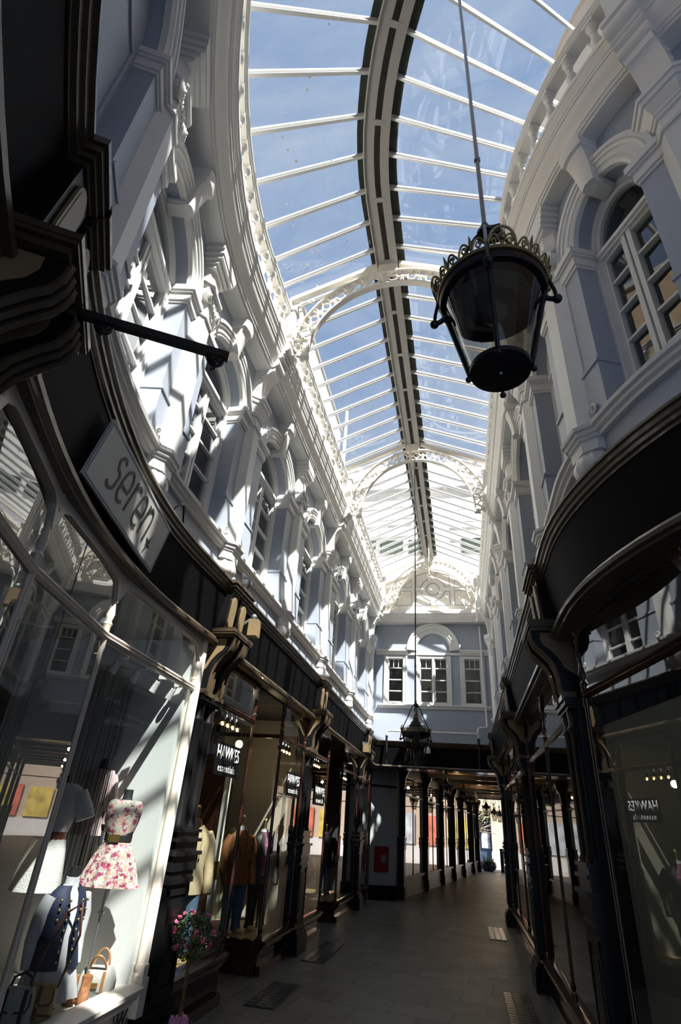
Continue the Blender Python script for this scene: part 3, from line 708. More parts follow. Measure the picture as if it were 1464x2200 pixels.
fascia('L', 5.12, 9.3, 'black fascia board over the first menswear shop')
fascia('L', 9.3, 14.5, 'black fascia board on the left between second and third pillars')
fascia('L', 14.5, YB, 'short black fascia board in the left corner by the passage')
fascia('R', 0.6, 4.9, 'black curved fascia board sweeping along the right foreground')
fascia('R', 4.9, 9.05, 'black fascia board on the right between first and second pillars')
fascia('R', 9.05, 14.5, 'black fascia board on the right between second and third pillars')
fascia('R', 14.5, YB, 'short black fascia board in the right corner by the passage')
rt = thing('shop_fascia', 'black fascia beam across the end of the arcade above the passage', 'fascia', (XC, YB - 0.1, 3.0))
mb = MB(TB); mb.sweep([(-0.5, 3.06), (0.13, 3.06), (0.2, 3.56), (-0.5, 3.56)], -2.5, 0.96); mb.build('name_board', BLACKM, rt)
mb = MB(TB); mb.sweep([(-0.02, 3.54), (0.2, 3.54), (0.22, 3.58), (0.24, 3.60), (0.26, 3.66), (-0.02, 3.68)], -2.5, 0.96); mb.build('top_moulding', BROWN, rt)
mb = MB(TB); mb.sweep([(-0.5, 3.0), (0.13, 3.0), (0.16, 3.03), (0.14, 3.07), (-0.5, 3.08)], -2.5, 0.96); mb.build('bottom_moulding', BROWN, rt)

# ---------------------------------------------------------------- shop pillars with twin scroll consoles
SC = [(0.10, 2.58), (0.135, 2.60), (0.15, 2.66), (0.152, 2.73), (0.165, 2.81), (0.20, 2.89), (0.26, 2.96), (0.31, 3.01), (0.335, 3.07), (0.34, 3.13)]
def proto_pillar():
    rt = thing('shop_pillar', '', 'pillar')
    def L(rows, name, m=BLACK):
        mb = MB()
        for a in rows: mb.box(*a)
        return mb.build(name, m, rt, local=True)
    L([((-0.27, -0.1, 0), (0.27, 0.20, 0.20)), ((-0.26, -0.1, 0.20), (0.26, 0.185, 0.25)), ((-0.245, -0.1, 0.25), (0.245, 0.165, 0.29))], 'plinth')
    L([((-0.22, -0.1, 0.29), (0.22, 0.13, 1.12)), ((-0.20, 0.12, 0.36), (-0.16, 0.142, 1.04)), ((0.16, 0.12, 0.36), (0.20, 0.142, 1.04)), ((-0.20, 0.12, 1.0), (0.20, 0.142, 1.04)), ((-0.20, 0.12, 0.36), (0.20, 0.142, 0.40)), ((-0.11, 0.12, 0.46), (0.11, 0.14, 0.94)),
       ((-0.23, -0.1, 1.08), (0.23, 0.15, 1.12))], 'pedestal')
    L([((-0.225, -0.1, 1.12), (0.225, 0.14, 1.17)), ((-0.235, -0.1, 1.17), (0.235, 0.155, 1.28)), ((-0.255, -0.1, 1.28), (0.255, 0.18, 1.31)), ((-0.215, -0.1, 1.31), (0.215, 0.14, 1.38)), ((-0.24, -0.1, 1.38), (0.24, 0.165, 1.405)), ((-0.215, -0.1, 1.405), (0.215, 0.14, 1.45)), ((-0.235, -0.1, 1.45), (0.235, 0.155, 1.475))], 'pedestal_cap')
    mb = MB(); mb.box((-0.20, -0.1, 1.47), (0.20, 0.07, 3.14))
    for x in (-0.12, 0.12): mb.lathe([(0.062, 0), (0.062, 0.03), (0.05, 0.05), (0.05, 0.86), (0.062, 0.88), (0.062, 0.90), (0.05, 0.92), (0.06, 1.05), (0.06, 1.1)], (x, 0.075, 1.47), 12)
    mb.build('shaft', BLACK, rt, local=True)
    L([((-0.225, -0.1, 2.50), (0.225, 0.13, 2.525)), ((-0.235, -0.1, 2.525), (0.235, 0.15, 2.56)), ((-0.225, -0.1, 2.56), (0.225, 0.145, 2.585))], 'necking')
    for x in (-0.125, 0.125):
        mb = MB(); mb.prism(SC + [(-0.05, 3.13), (-0.05, 2.58)], x - 0.075, x + 0.075, lambda u, v, w: (w, u, v)); c = mb.build('console', BLACK, rt, local=True)
        mb = MB()
        for o in (-0.05, 0.0, 0.05): mb.tube([(x + o, p[0] + 0.004, p[1]) for p in SC[1:]], 0.017, 6)
        mb.box((x - 0.085, 0.05, 2.565), (x + 0.085, 0.165, 2.605)); mb.box((x - 0.08, 0.05, 2.60), (x + 0.08, 0.15, 2.63))
        r = mb.build('gilt_ribs', BROWN, c, local=True)
        mb = MB()
        for g in (-1, 1): mb.prism([(0.0, 2.74), (0.11, 2.82), (0.15, 2.90), (0.20, 2.96), (0.25, 3.0), (0.275, 3.05), (0.275, 3.11), (0.0, 3.11)], x + g * 0.0745, x + g * 0.078, lambda u, v, w: (w, u, v))
        mb.build('cheek_panel', TAN, c, local=True)
    for x in (-0.13, 0.13):
        mb = MB()
        for z0, z1, e in ((3.12, 3.15, 0.0), (3.15, 3.17, 0.02), (3.17, 3.20, 0.025), (3.20, 3.215, 0.012)): mb.box((x - 0.105 - e, -0.05, z0), (x + 0.105 + e, 0.345 + e, z1))
        mb.build('console_cap', BROWN, rt, local=True)
        mb = MB(); mb.ring_faces([[(x - 0.10, -0.05, z), (x + 0.10, -0.05, z), (x + 0.10, d, z), (x - 0.10, d, z)] for z, d in ((3.21, 0.23), (3.60, 0.26))])
        fb = mb.build('frieze_block', BLACK, rt, local=True)
        mb = MB()
        for k, (e, q) in enumerate(((0.062, 0.0), (0.045, 0.006))):
            pts = [(x + e * math.cos(a), 3.50 - 0.0 + e * math.sin(a)) for a in ell(0, PI, 8)] + [(x + e * math.cos(a), 3.30 + e * math.sin(a)) for a in ell(PI, 2 * PI, 8)]
            mb.ring_faces([[(u, 0.232 + (v - 3.21) * 0.077 + o + q, v) for u, v in pts] for o in (0.0, 0.012 - k * 0.004)])
        mb.build('oval_panel', TAN, fb, local=True)
        mb = MB()
        for z0, z1, e in ((3.585, 3.61, 0.0), (3.61, 3.64, 0.018), (3.64, 3.675, 0.035), (3.675, 3.71, 0.05)): mb.box((x - 0.10 - e, -0.05, z0), (x + 0.10 + e, 0.27 + e, z1))
        mb.build('top_cap', BROWN, rt, local=True)
    return rt
PILLARS = [('L', 0.74, 'black pillar at far upper left with twin gilt scroll consoles'), ('L', 5.14, 'black pillar behind the potted rose tree, between the two near left shops'), ('L', 9.32, 'black pillar on the left past the second shop-name sign'), ('L', 14.5, 'black pillar at the left corner of the passage mouth'),
           ('R', 4.92, 'nearest black pillar on the right, scroll console in profile'), ('R', 9.05, 'black pillar on the right, second from the viewer'), ('R', 14.5, 'black pillar at the right corner of the passage mouth')]
pp = None
for sd, s, lab in PILLARS:
    loc, rz = place(sd, s, 0.0, 0.0)
    if pp is None:
        pp = proto_pillar(); pp.location = loc; pp.rotation_euler = (0, 0, rz); pp['label'] = lab; pp['group'] = 'black shop pillars'; ROOT[pp.name] = loc
    else: dup(pp, loc, rz, lab, 'black shop pillars')

# ---------------------------------------------------------------- shop windows
def colonnette(mb, T, s, d, z0, z1, r=0.02, zt=2.60):
    c = T((s, d, z0)); h = z1 - z0
    pr = [(r * 1.7, 0), (r * 1.7, 0.05), (r, 0.07), (r * 1.5, 0.10), (r, 0.14)]
    for z in (zt - z0,):
        pr += [(r, z - 0.10), (r * 1.3, z - 0.08), (r * 1.3, z + 0.06), (r * 1.7, z + 0.08), (r * 1.1, z + 0.10), (r * 1.6, z + 0.15), (r * 1.0, z + 0.22)]
    pr += [(r, h - 0.12), (r * 1.6, h - 0.10), (r * 1.1, h - 0.07), (r * 1.8, h - 0.02), (r * 1.8, h)]
    mb.lathe(pr, c, 10)
def head(mb, s0, s1, d0, d1, z0, z1, rad, n=16):
    """board between z0 and z1 whose lower edge has rounded corners"""
    rings = []
    for i in range(n + 1):
        t = i / n; s = s0 + (s1 - s0) * t; e = min(s - s0, s1 - s)
        zz = z0 if e >= rad else z0 - (rad - math.sqrt(max(0, rad * rad - (rad - e) ** 2)))
        rings.append([(s, d0, zz), (s, d1, zz), (s, d1, z1), (s, d0, z1)])
    mb.ring_faces(rings)
def shop_window(side, lab, posts, frame, sillm, z_sill, dg=0.08, zt=2.60, ztop=2.99, r=0.02, riser=True, panes=True, step=0.12, chord=False):
    T0 = TS[side]; s0, s1 = posts[0], posts[-1]; n = max(2, int((s1 - s0) / step))
    def T(p):       # flat panes: straight between the posts
        if chord:
            for a, b in zip(posts, posts[1:]):
                if a - 1e-6 <= p[0] <= b + 1e-6:
                    t = (p[0] - a) / (b - a); A, B = T0((a, p[1], p[2])), T0((b, p[1], p[2]))
                    return tuple(A[i] + (B[i] - A[i]) * t for i in range(3))
        return T0(p)
    if chord: n *= 3
    rt = thing('shop_window', lab, 'shop window', T(((s0 + s1) / 2, dg, 0)))
    if riser:
        mb = MB(T); mb.box((s0, dg - 0.06, 0), (s1, dg, z_sill - 0.1), n); mb.box((s0, dg - 0.06, 0), (s1, dg + 0.05, 0.09), n); mb.build('stall_riser', sillm, rt)
    mb = MB(T); mb.sweep([(dg - 0.07, z_sill - 0.11), (dg + 0.02, z_sill - 0.11), (dg + 0.03, z_sill - 0.08), (dg + 0.055, z_sill - 0.07), (dg + 0.06, z_sill - 0.035), (dg + 0.085, z_sill - 0.03), (dg + 0.085, z_sill - 0.005), (dg + 0.03, z_sill + 0.015), (dg - 0.07, z_sill + 0.015)], s0, s1, n); mb.build('sill', sillm, rt)
    mb = MB(T); mb.sweep([(dg - 0.03, zt - 0.03), (dg + 0.015, zt - 0.03), (dg + 0.03, zt - 0.012), (dg + 0.02, zt), (dg + 0.03, zt + 0.012), (dg + 0.015, zt + 0.03), (dg - 0.03, zt + 0.03)], s0, s1, n); mb.build('transom', frame, rt)
    for s in posts:
        mb = MB(); colonnette(mb, T, s, dg, z_sill, 3.05, r, zt); mb.build('colonnette', frame, rt)
    for a, b in zip(posts, posts[1:]):
        mb = MB(T); head(mb, a, b, dg - 0.03, dg + 0.025, ztop, 3.06, 0.16); mb.build('head_board', frame, rt)
        if panes:
            mb = MB(T); k = max(2, int((b - a) / step)); mb.box((a, dg - 0.004, z_sill), (b, dg + 0.004, zt), k); mb.box((a, dg - 0.004, zt), (b, dg + 0.004, 3.03), k); mb.build('pane', GLASS, rt)
    return rt
# shop 1, cream, in the curve on the left
w1 = shop_window('L', 'cream-framed curved shop window under the white sign, mannequins inside', [-0.2, 1.12, 2.07, 3.2, 4.80], CREAM, CREAML, 0.48, chord=True)
mb = MB(TL); mb.box((4.79, 0.03, 0.30), (4.85, 0.13, 3.06)); mb.box((4.77, 0.03, 0.30), (4.87, 0.15, 0.52)); mb.box((4.785, 0.04, 0.52), (4.855, 0.14, 0.60)); mb.build('end_post', CREAML, w1)
mb = MB(TL)
for i in range(14):
    a = 3.95 + i * 0.055
    mb.ribbon([(a, 0.088, 0.12), (a + 0.14, 0.088, 0.36)], 0.008, 0.006, (0, 1, 0)); mb.ribbon([(a + 0.14, 0.09, 0.12), (a, 0.09, 0.36)], 0.008, 0.006, (0, 1, 0))
mb.build('vent_lattice', IRON, w1)
mb = MB(TL)
mb.box((-0.6, -2.0, 0.40), (4.72, 0.03, 0.47), 24); struct(mb.build('floor_display', CREAML), 'white raised display floor of the near left shop window', 'floor')
mb = MB(TL); mb.box((-0.6, -2.1, 0.0), (4.80, -2.0, 3.1), 24); mb.box((-0.7, -2.0, 0), (-0.6, 0.05, 3.1), 1)
mb.box((-0.6, -2.0, 3.02), (4.80, 0.03, 3.1), 24); struct(mb.build('wall_shop', GREYWALL), 'grey inner walls and ceiling of the near left shop', 'wall')
mb = MB(TL); mb.box((4.70, -1.75, 0.47), (4.74, 0.06, 3.02)); struct(mb.build('wall_display_panel', PANELW), 'white sunlit end panel of the near left shop window', 'panel')
m = MB(); c = TL((3.45, -0.85, 0.47)); m.lathe([(0.10, 0), (0.10, 2.55)], c, 20); struct(m.build('light_patch_column', PANELW), 'round white column standing in for a sunlit patch in the near left shop', 'column')  # added column, stands in for a patch of sun on a white panel

# shop 2, mahogany, HAWKES
def box_shop(side, s0, a, b, s1, tag1, tag2, zs1, zs2, dg=0.04):
    T = TS[side]
    w = shop_window(side, tag1, [s0, a], MAHOG, MAHOG, zs1, dg); w2 = shop_window(side, tag2, [b, s1], MAHOG, MAHOG, zs2, dg)
    for ww, s, zs in ((w, a, zs1), (w2, b, zs2)):
        mb = MB(T); mb.box((s - 0.03, -1.0, 0), (s + 0.03, dg - 0.02, zs - 0.05)); mb.box((s - 0.05, -1.0, zs - 0.08), (s + 0.05, dg, zs + 0.01)); mb.build('return_riser', MAHOG, ww)
        mb = MB(T); mb.box((s - 0.004, -1.0, zs), (s + 0.004, dg - 0.01, 3.0)); mb.build('return_pane', GLASS, ww)
        mb = MB(T); mb.box((s - 0.02, -1.0, 2.575), (s + 0.02, dg - 0.01, 2.625)); mb.box((s - 0.03, -1.04, 0), (s + 0.03, -0.97, 3.05)); mb.build('return_transom', MAHOG, ww)
    mb = MB(T); mb.box((s0 - 0.1, -1.0, zs1 - 0.05), (a - 0.03, dg - 0.05, zs1)); mb.box((b + 0.03, -1.0, zs2 - 0.05), (s1 + 0.1, dg - 0.05, zs2)); struct(mb.build('floor_display', WOODF), 'oak display floor in the mahogany shop front', 'floor')
    return w, w2
h1, h2 = box_shop('L', 5.36, 6.62, 7.82, 9.10, 'mahogany shop window with the beige blazer and first shop-name sign', 'mahogany shop window with the leather jacket and second shop-name sign', 0.40, 0.32)
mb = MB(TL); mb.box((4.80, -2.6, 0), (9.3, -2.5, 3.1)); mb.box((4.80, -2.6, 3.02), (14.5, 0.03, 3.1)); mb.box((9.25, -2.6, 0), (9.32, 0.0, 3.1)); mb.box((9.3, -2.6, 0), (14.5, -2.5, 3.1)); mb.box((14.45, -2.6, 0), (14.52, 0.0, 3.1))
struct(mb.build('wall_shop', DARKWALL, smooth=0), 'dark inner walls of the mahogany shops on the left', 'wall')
mb = MB(TL); mb.box((8.42, -1.15, 0.3), (9.22, -1.05, 3.02)); mb.box((9.18, -1.05, 0.3), (9.24, -0.02, 3.02)); mb.box((4.86, -1.0, 0.4), (4.92, -0.02, 3.02)); mb.box((4.86, -1.1, 0.4), (5.7, -1.0, 3.02)); struct(mb.build('wall_partition', BEIGEW, smooth=0), 'beige display partition in the menswear window', 'wall')
dr = thing('shop_door', 'open mahogany door with white edge and brass lock, behind the blazer', 'door', TL((6.95, -0.75, 0)))
mb = MB(TL); mb.box((6.92, -1.0, 0.02), (6.97, -0.30, 2.25)); mb.build('leaf', MAHOG, dr, smooth=0)
mb = MB(TL); mb.box((6.90, -0.32, 0.02), (6.985, -0.27, 2.25)); mb.build('edge_strip', CREAML, dr, smooth=0)
mb = MB(TL); mb.box((6.895, -0.30, 0.98), (6.99, -0.262, 1.14)); mb.box((6.93, -0.27, 1.03), (6.955, -0.255, 1.09)); mb.build('lock_plate', GOLD, dr, smooth=0)
# shop 3
h3, h4 = box_shop('L', 9.6, 10.9, 12.3, 14.2, 'dark mahogany shop window just past the second left pillar', 'dark mahogany shop window before the passage, third shop front on the left', 0.32, 0.30)
mb = MB(TL); mb.box((10.9, -1.12, 0), (12.3, -1.06, 3.02)); struct(mb.build('door_3', MAHOG, smooth=0), 'mahogany recessed door of the third shop on the left', 'door')

# shops on the right
w3 = shop_window('R', 'large dark curved shop window in the right foreground with a grey blind', [0.9, 2.9, 4.45], MAHOG, MAHOG, 0.42, 0.04, zt=2.55, chord=True)
w4 = shop_window('R', 'mahogany shop window on the right between first and second pillars', [5.35, 6.8, 8.75], MAHOG, MAHOG, 0.34, 0.04, zt=2.5)
w5 = shop_window('R', 'dark shop window on the right between second and third pillars', [9.4, 10.9, 12.4, 14.2], MAHOG, MAHOG, 0.34, 0.04, zt=2.5)
w6 = shop_window('L', 'narrow dark shop window in the left corner by the passage', [14.8, 16.0], MAHOG, MAHOG, 0.3, 0.04)
def TRC(p):
    for a, b in ((0.9, 2.9), (2.9, 4.45), (4.45, 9)):
        if p[0] <= b + 1e-6:
            t = (p[0] - a) / (b - a); A, B = TR((a, p[1], p[2])), TR((b, p[1], p[2])); return tuple(A[i] + (B[i] - A[i]) * t for i in range(3))
mb = MB(TRC); mb.box((0.9, -0.07, 0.42), (2.9, -0.05, 2.34)); mb.box((2.9, -0.07, 0.42), (4.46, -0.05, 2.34)); tag(mb.build('window_blind', mat('grey_green_blind', (0.17, 0.17, 0.13), 0.8, var=0.05)), 'plain grey-green blind filling the right foreground window', 'blind')
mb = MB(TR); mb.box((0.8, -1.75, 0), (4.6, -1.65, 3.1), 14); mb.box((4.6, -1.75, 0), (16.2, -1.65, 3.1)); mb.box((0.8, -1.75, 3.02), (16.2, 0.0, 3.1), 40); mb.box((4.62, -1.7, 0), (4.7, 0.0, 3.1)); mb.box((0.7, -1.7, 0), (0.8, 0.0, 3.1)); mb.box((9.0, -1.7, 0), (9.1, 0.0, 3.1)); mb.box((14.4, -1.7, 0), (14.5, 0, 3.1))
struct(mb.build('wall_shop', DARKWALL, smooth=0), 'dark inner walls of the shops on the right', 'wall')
# ---------------------------------------------------------------- shop sign with lettering
def sign():
    a, b = Vector(TL((2.03, 0.165, 3.17))), Vector(TL((3.44, 0.165, 3.17)))
    ux = (b - a); W = ux.length; ux.normalize(); nrm = Vector((ux.y, -ux.x, 0))
    if nrm.x < 0: nrm = -nrm
    up = (Vector((0, 0, 1)) * 0.385 + nrm * 0.075); Hh = up.length; up.normalize()
    n2 = ux.cross(up); 
    if n2.x < 0: n2 = -n2
    org = a
    F = lambda p: tuple(org + ux * p[0] + up * p[1] + n2 * p[2])
    rt = thing('shop_sign', 'white rectangular board with dark handwritten-style lettering on the curved left fascia', 'sign', tuple(org + ux * W / 2))
    mb = MB(F); mb.box((0, 0, -0.012), (W, Hh, 0.008)); mb.build('board', mat('grey_white_sign_board', (0.62, 0.60, 0.55), 0.5), rt, smooth=0)
    mb = MB(F)
    for p in ((0.012, 0.012, W - 0.012, 0.020), (0.012, Hh - 0.020, W - 0.012, Hh - 0.012), (0.012, 0.012, 0.018, Hh - 0.012), (W - 0.018, 0.012, W - 0.012, Hh - 0.012)): mb.box((p[0], p[1], 0.007), (p[2], p[3], 0.011))
    mb.build('border_line', BLUEG, rt, smooth=0)
    INK = mat('dark_sign_ink', (0.03, 0.028, 0.028), 0.5)
    def arcp(cx, cy, rx, ry, a0, a1, n=12): return [(cx + rx * math.cos(math.radians(a0 + (a1 - a0) * i / n)), cy + ry * math.sin(math.radians(a0 + (a1 - a0) * i / n))) for i in range(n + 1)]
    e = arcp(0.5, 0.3, 0.38, 0.3, -50, -180, 10) + arcp(0.5, 0.55, 0.38, 0.45, 180, 0, 12)[0:] + [(0.86, 0.42), (0.14, 0.42)]
    s_ = arcp(0.55, 0.78, 0.26, 0.22, 30, 180, 9) + arcp(0.45, 0.40, 0.36, 0.20, 120, 20, 4)[1:] + arcp(0.42, 0.22, 0.34, 0.24, 20, -150, 10)
    r_ = [[(0.2, 1.0), (0.2, 0.0)], [(0.2, 0.6)] + arcp(0.55, 0.62, 0.34, 0.36, 150, 50, 8)]
    n_ = [[(0.15, 1.0), (0.15, 0.0)], [(0.15, 0.6)] + arcp(0.5, 0.62, 0.34, 0.37, 150, 0, 9) + [(0.84, 0.0)]]
    mb = MB(F); x = W * 0.15; w = 0.165; h = 0.215; y0 = Hh * 0.25
    for strokes, adv in (([s_], 0.98), ([e], 1.02), (r_, 0.86), ([e], 1.02), (n_, 1.02)):
        for st in strokes: mb.ribbon([(x + (p[0]) * w + p[1] * 0.02, y0 + p[1] * h * 1.05, 0.010) for p in st], 0.021, 0.004, (0, 0, 1))
        x += w * adv
    mb.build('lettering', INK, rt, smooth=0)
    mb = MB(F); cx, cy = x + 0.085, y0 + 0.03
    for k, (L1, ang) in enumerate(((0.085, 70), (0.04, 25), (0.06, -20), (0.035, -65))):
        d = Vector((math.cos(math.radians(ang)), math.sin(math.radians(ang)), 0)); q = Vector((-d.y, d.x, 0)) * 0.009; c = Vector((cx, cy, 0.009))
        mb.ring_faces([[tuple(c - d * L1 + Vector((0, 0, z))), tuple(c + q + Vector((0, 0, z))), tuple(c + d * L1 + Vector((0, 0, z))), tuple(c - q + Vector((0, 0, z)))] for z in (0, 0.003)])
    mb.build('star', INK, rt, smooth=0)
sign()

def text_mesh(txt, size, name, material, parent, F, off=0.0, sx=1.0, spacing=1.0):
    cu = bpy.data.curves.new('lettering', 'FONT'); cu.body = txt; cu.size = size; cu.extrude = 0.0; cu.offset = off; cu.align_x = 'CENTER'; cu.space_character = spacing; cu.resolution_u = 3
    ob = bpy.data.objects.new('lettering', cu); COL.objects.link(ob)
    dg = bpy.context.evaluated_depsgraph_get(); me = bpy.data.meshes.new_from_object(ob.evaluated_get(dg))
    bm = bmesh.new(); bm.from_mesh(me); r = bmesh.ops.extrude_face_region(bm, geom=bm.faces[:])
    for v in [g for g in r['geom'] if isinstance(g, bmesh.types.BMVert)]: v.co.z += 0.002
    o = ROOT.get(parent.name, (0, 0, 0))
    for v in bm.verts: v.co = Vector(F((v.co.x * sx, v.co.y, v.co.z))) - Vector(o)
    bmesh.ops.recalc_face_normals(bm, faces=bm.faces[:]); bm.to_mesh(me); bm.free()
    bpy.data.objects.remove(ob); bpy.data.curves.remove(cu)
    me.materials.clear(); me.materials.append(material); me.name = name
    n = bpy.data.objects.new(name, me); COL.objects.link(n); n.parent = parent; ROOT[n.name] = o
    return n
LETW = mat('white_sign_lettering', (0.72, 0.72, 0.70), 0.5)
def hawkes(s0, s1, z0, z1, lab, d=0.055):
    c = TL(((s0 + s1) / 2, d, z0)); w = s1 - s0; h = z1 - z0
    rt = thing('window_sign', lab, 'sign', c)
    mb = MB(TL); mb.box((s0, d - 0.003, z0), (s1, d + 0.003, z1)); mb.build('board', BLACKM, rt, smooth=0)
    F = lambda yy: (lambda p: (c[0] + 0.004 + p[2], c[1] + p[0], z0 + yy + p[1]))
    text_mesh('HAWKES', h * 0.62, 'bold_lettering', LETW, rt, F(h * 0.47), off=0.012 * h, sx=w / h * 0.37)
    text_mesh('essentials', h * 0.34, 'small_lettering', LETW, rt, F(h * 0.12), off=0.0, sx=w / h * 0.42, spacing=1.25)
hawkes(5.62, 6.30, 1.95, 2.26, 'small black sign with white capitals hanging over the beige blazer')
hawkes(8.24, 8.95, 1.90, 2.20, 'small black sign with white capitals in the leather jacket window')
hawkes(9.95, 10.7, 1.85, 2.15, 'dim small black sign with capitals past the second left pillar')

# ---------------------------------------------------------------- hanging pole with basket hooks
def Pn(s, d, z): return Vector(TL((s, d, z)))
rt = thing('hanging_pole', 'black square pole jutting from the upper left pillar, with two basket hooks', 'pole', tuple(Pn(0.80, 0.28, 3.17)))
a, b = Pn(0.80, 0.22, 3.165), Pn(0.80, 0.90, 3.165); dx = (b - a).normalized(); sy = Vector((-dx.y, dx.x, 0))
F = lambda p: tuple(a + dx * p[0] + sy * p[1] + Vector((0, 0, p[2])))
L0 = (b - a).length
mb = MB(F); mb.box((0, -0.014, -0.017), (L0, 0.014, 0.017)); mb.box((0, -0.018, -0.021), (L0, -0.010, -0.013)); mb.build('bar', IRON, rt, smooth=0)
for u in (0.22, L0 - 0.045):
    mb = MB(F); R0 = 0.033
    for g in (-1, 0, 1): mb.tube([(u + R0 * math.cos(t), g * 0.014 * math.sin(t), -0.02 - R0 * 1.05 * math.sin(t)) for t in ell(0, PI, 12)], 0.0042, 6)
    mb.tube([(u - R0 * 0.9, 0, -0.035), (u + R0 * 0.9, 0, -0.035)], 0.004, 6); mb.tube([(u, 0, -0.02), (u, 0, -0.055)], 0.004, 6)
    mb.tube([(u - R0 * 0.6, 0, -0.02), (u - 0.2 * R0, 0, -0.05), (u + R0 * 0.6, 0, -0.02)], 0.0035, 6)
    mb.tube([(u, 0, -0.055), (u + 0.004, 0, -0.067), (u + 0.001, 0, -0.083), (u - 0.007, 0, -0.088), (u - 0.010, 0, -0.08)], 0.0045, 6)
    mb.build('basket_hook', IRON, rt)
m = MB(); m.tube([TL((3.40 + 0.34 * t, 0.24 + 0.02 * math.sin(5 * t), 3.70 + 0.17 * math.sin(PI * t) * (1 - 0.35 * t))) for t in ell(0, 1, 16)], 0.008, 6)
tag(m.build('loose_cable', IRON), 'loose black cable loop above the white sign', 'cable')

# ---------------------------------------------------------------- lanterns
def lantern(name, lab, loc, rz, rod):
    """origin at the rim of the glass"""
    rt = thing(name, lab, 'lantern', loc, rz)
    def lo(mb, nm, m, par=rt): return mb.build(nm, m, par, local=True)
    rt_r, rb_r, h = 0.222, 0.118, 0.44
    m = MB(); m.ring_faces([[(r * math.cos(a), r * math.sin(a), z) for a in ell(0, 2 * PI, 40)[:-1]] for r, z in ((rt_r, 0), (rb_r, -h), (rb_r - 0.004, -h), (rt_r - 0.004, 0))], loop=True); lo(m, 'glass_shade', GLASSL)
    m = MB(); m.lathe([(rt_r - 0.012, -0.02), (rt_r + 0.012, -0.022), (rt_r + 0.018, 0.0), (rt_r + 0.012, 0.03), (rt_r - 0.02, 0.035), (rt_r - 0.03, 0.01)], n=40); lo(m, 'rim', IRON)
    m = MB(); m.lathe([(0.007, -h - 0.012), (rb_r - 0.01, -h - 0.012), (rb_r + 0.006, -h - 0.008), (rb_r + 0.008, -h + 0.012), (rb_r - 0.004, -h + 0.016), (0.006, -h + 0.01)], n=36); lo(m, 'base_disc', IRON)
    m = MB(); m.ball((0, 0, -h - 0.016), 0.009, 8, 5)
    lo(m, 'base_bolt', STEEL)
    m = MB()
    for k in range(4):
        a = PI / 2 * k + PI / 2; c, s = math.cos(a), math.sin(a)
        m.tube([((rt_r + 0.006) * c, (rt_r + 0.006) * s, 0.0), ((rb_r + 0.008) * c, (rb_r + 0.008) * s, -h)], 0.0095, 8)
        m.ball(((rb_r + 0.012) * c, (rb_r + 0.012) * s, -h - 0.022), 0.014, 8, 6)
    lo(m, 'glass_bars', IRON)
    # pierced brass cresting
    m = MB(); nW = 12
    for k in range(nW):
        a0 = 2 * PI * k / nW; R0 = rt_r + 0.016
        def pp(da, z, o=0.0): a = a0 + da; r = R0 + z * 0.35 + o; return (r * math.cos(a), r * math.sin(a), 0.03 + z)
        w = 2 * PI / nW
        m.tube([pp(w * 0.5 * t, 0.012 + 0.05 * math.sin(PI * t)) for t in ell(0, 1, 8)], 0.005, 5)
        m.tube([pp(w * (1 - 0.5 * t), 0.012 + 0.05 * math.sin(PI * t)) for t in ell(0, 1, 8)], 0.005, 5)
        for g in (0.25, 0.75):
            m.tube([pp(w * (g + 0.11 * (1 - 0.7 * t) * math.cos(8 * t)), 0.03 + 0.017 * (1 - 0.6 * t) * math.sin(8 * t)) for t in ell(0, 1, 12)], 0.004, 5)
        m.tube([pp(w * 0.5, 0.0), pp(w * 0.5, 0.045), pp(w * 0.5, 0.085)], [0.006, 0.009, 0.002], 6)
        if k % 3 == 0:
            m.tube([pp(w * (0.5 + 0.45 * math.cos(t)), 0.02 + 0.075 * math.sin(t)) for t in ell(0, PI, 12)], 0.006, 6)
            m.ball(pp(w * 0.5, 0.05), 0.017, 8, 5, 1.5)
    m.lathe([(rt_r + 0.006, 0.025), (rt_r + 0.022, 0.025), (rt_r + 0.024, 0.042), (rt_r + 0.008, 0.042)], n=40)
    lo(m, 'cresting', BRASS)
    m = MB(); m.lathe([(rt_r - 0.005, 0.03), (0.18, 0.06), (0.135, 0.10), (0.118, 0.13), (0.125, 0.145), (0.105, 0.155), (0.085, 0.19), (0.09, 0.20), (0.06, 0.215), (0.05, 0.25), (0.03, 0.27), (0.002, 0.275)], n=32); lo(m, 'roof_cap', IRON)
    m = MB(); m.lathe([(0.03, 0.255), (0.05, 0.28), (0.045, 0.295), (0.022, 0.305), (0.035, 0.33), (0.028, 0.36), (0.012, 0.385), (0.008, 0.42), (0.002, 0.44)], n=14); lo(m, 'finial', BRASS)
    m = MB(); m.lathe([(0.19, 0.015), (0.175, -0.03), (0.12, -0.06), (0.03, -0.03)], n=8); m.lathe([(0.06, -0.055), (0.05, -0.14), (0.012, -0.16), (0.002, -0.165)], n=4); lo(m, 'reflector', mat('lamp_reflector_grey', (0.10, 0.095, 0.085), 0.6) if 'lamp_reflector_grey' not in bpy.data.materials else bpy.data.materials['lamp_reflector_grey'])
    # bowed hanger bars
    for k in range(4):
        a = PI / 2 * k + PI / 2; c, s = math.cos(a), math.sin(a)
        m = MB()
        m.tube([(r * c, r * s, z) for r, z in ((0.018, 0.50), (0.05, 0.475), (0.09, 0.40), (0.14, 0.28), (0.20, 0.16), (0.245, 0.06), (0.262, -0.03), (0.265, -0.07))], 0.0085, 8)
        m.ball((0.266 * c, 0.266 * s, -0.085), 0.021, 10, 7)
        m.tube([(r * c, r * s, z) for r, z in ((0.262, -0.085), (0.235, -0.075), (0.212, -0.052), (0.20, -0.05))], 0.012, 8)
        lo(m, 'hanger', IRON)
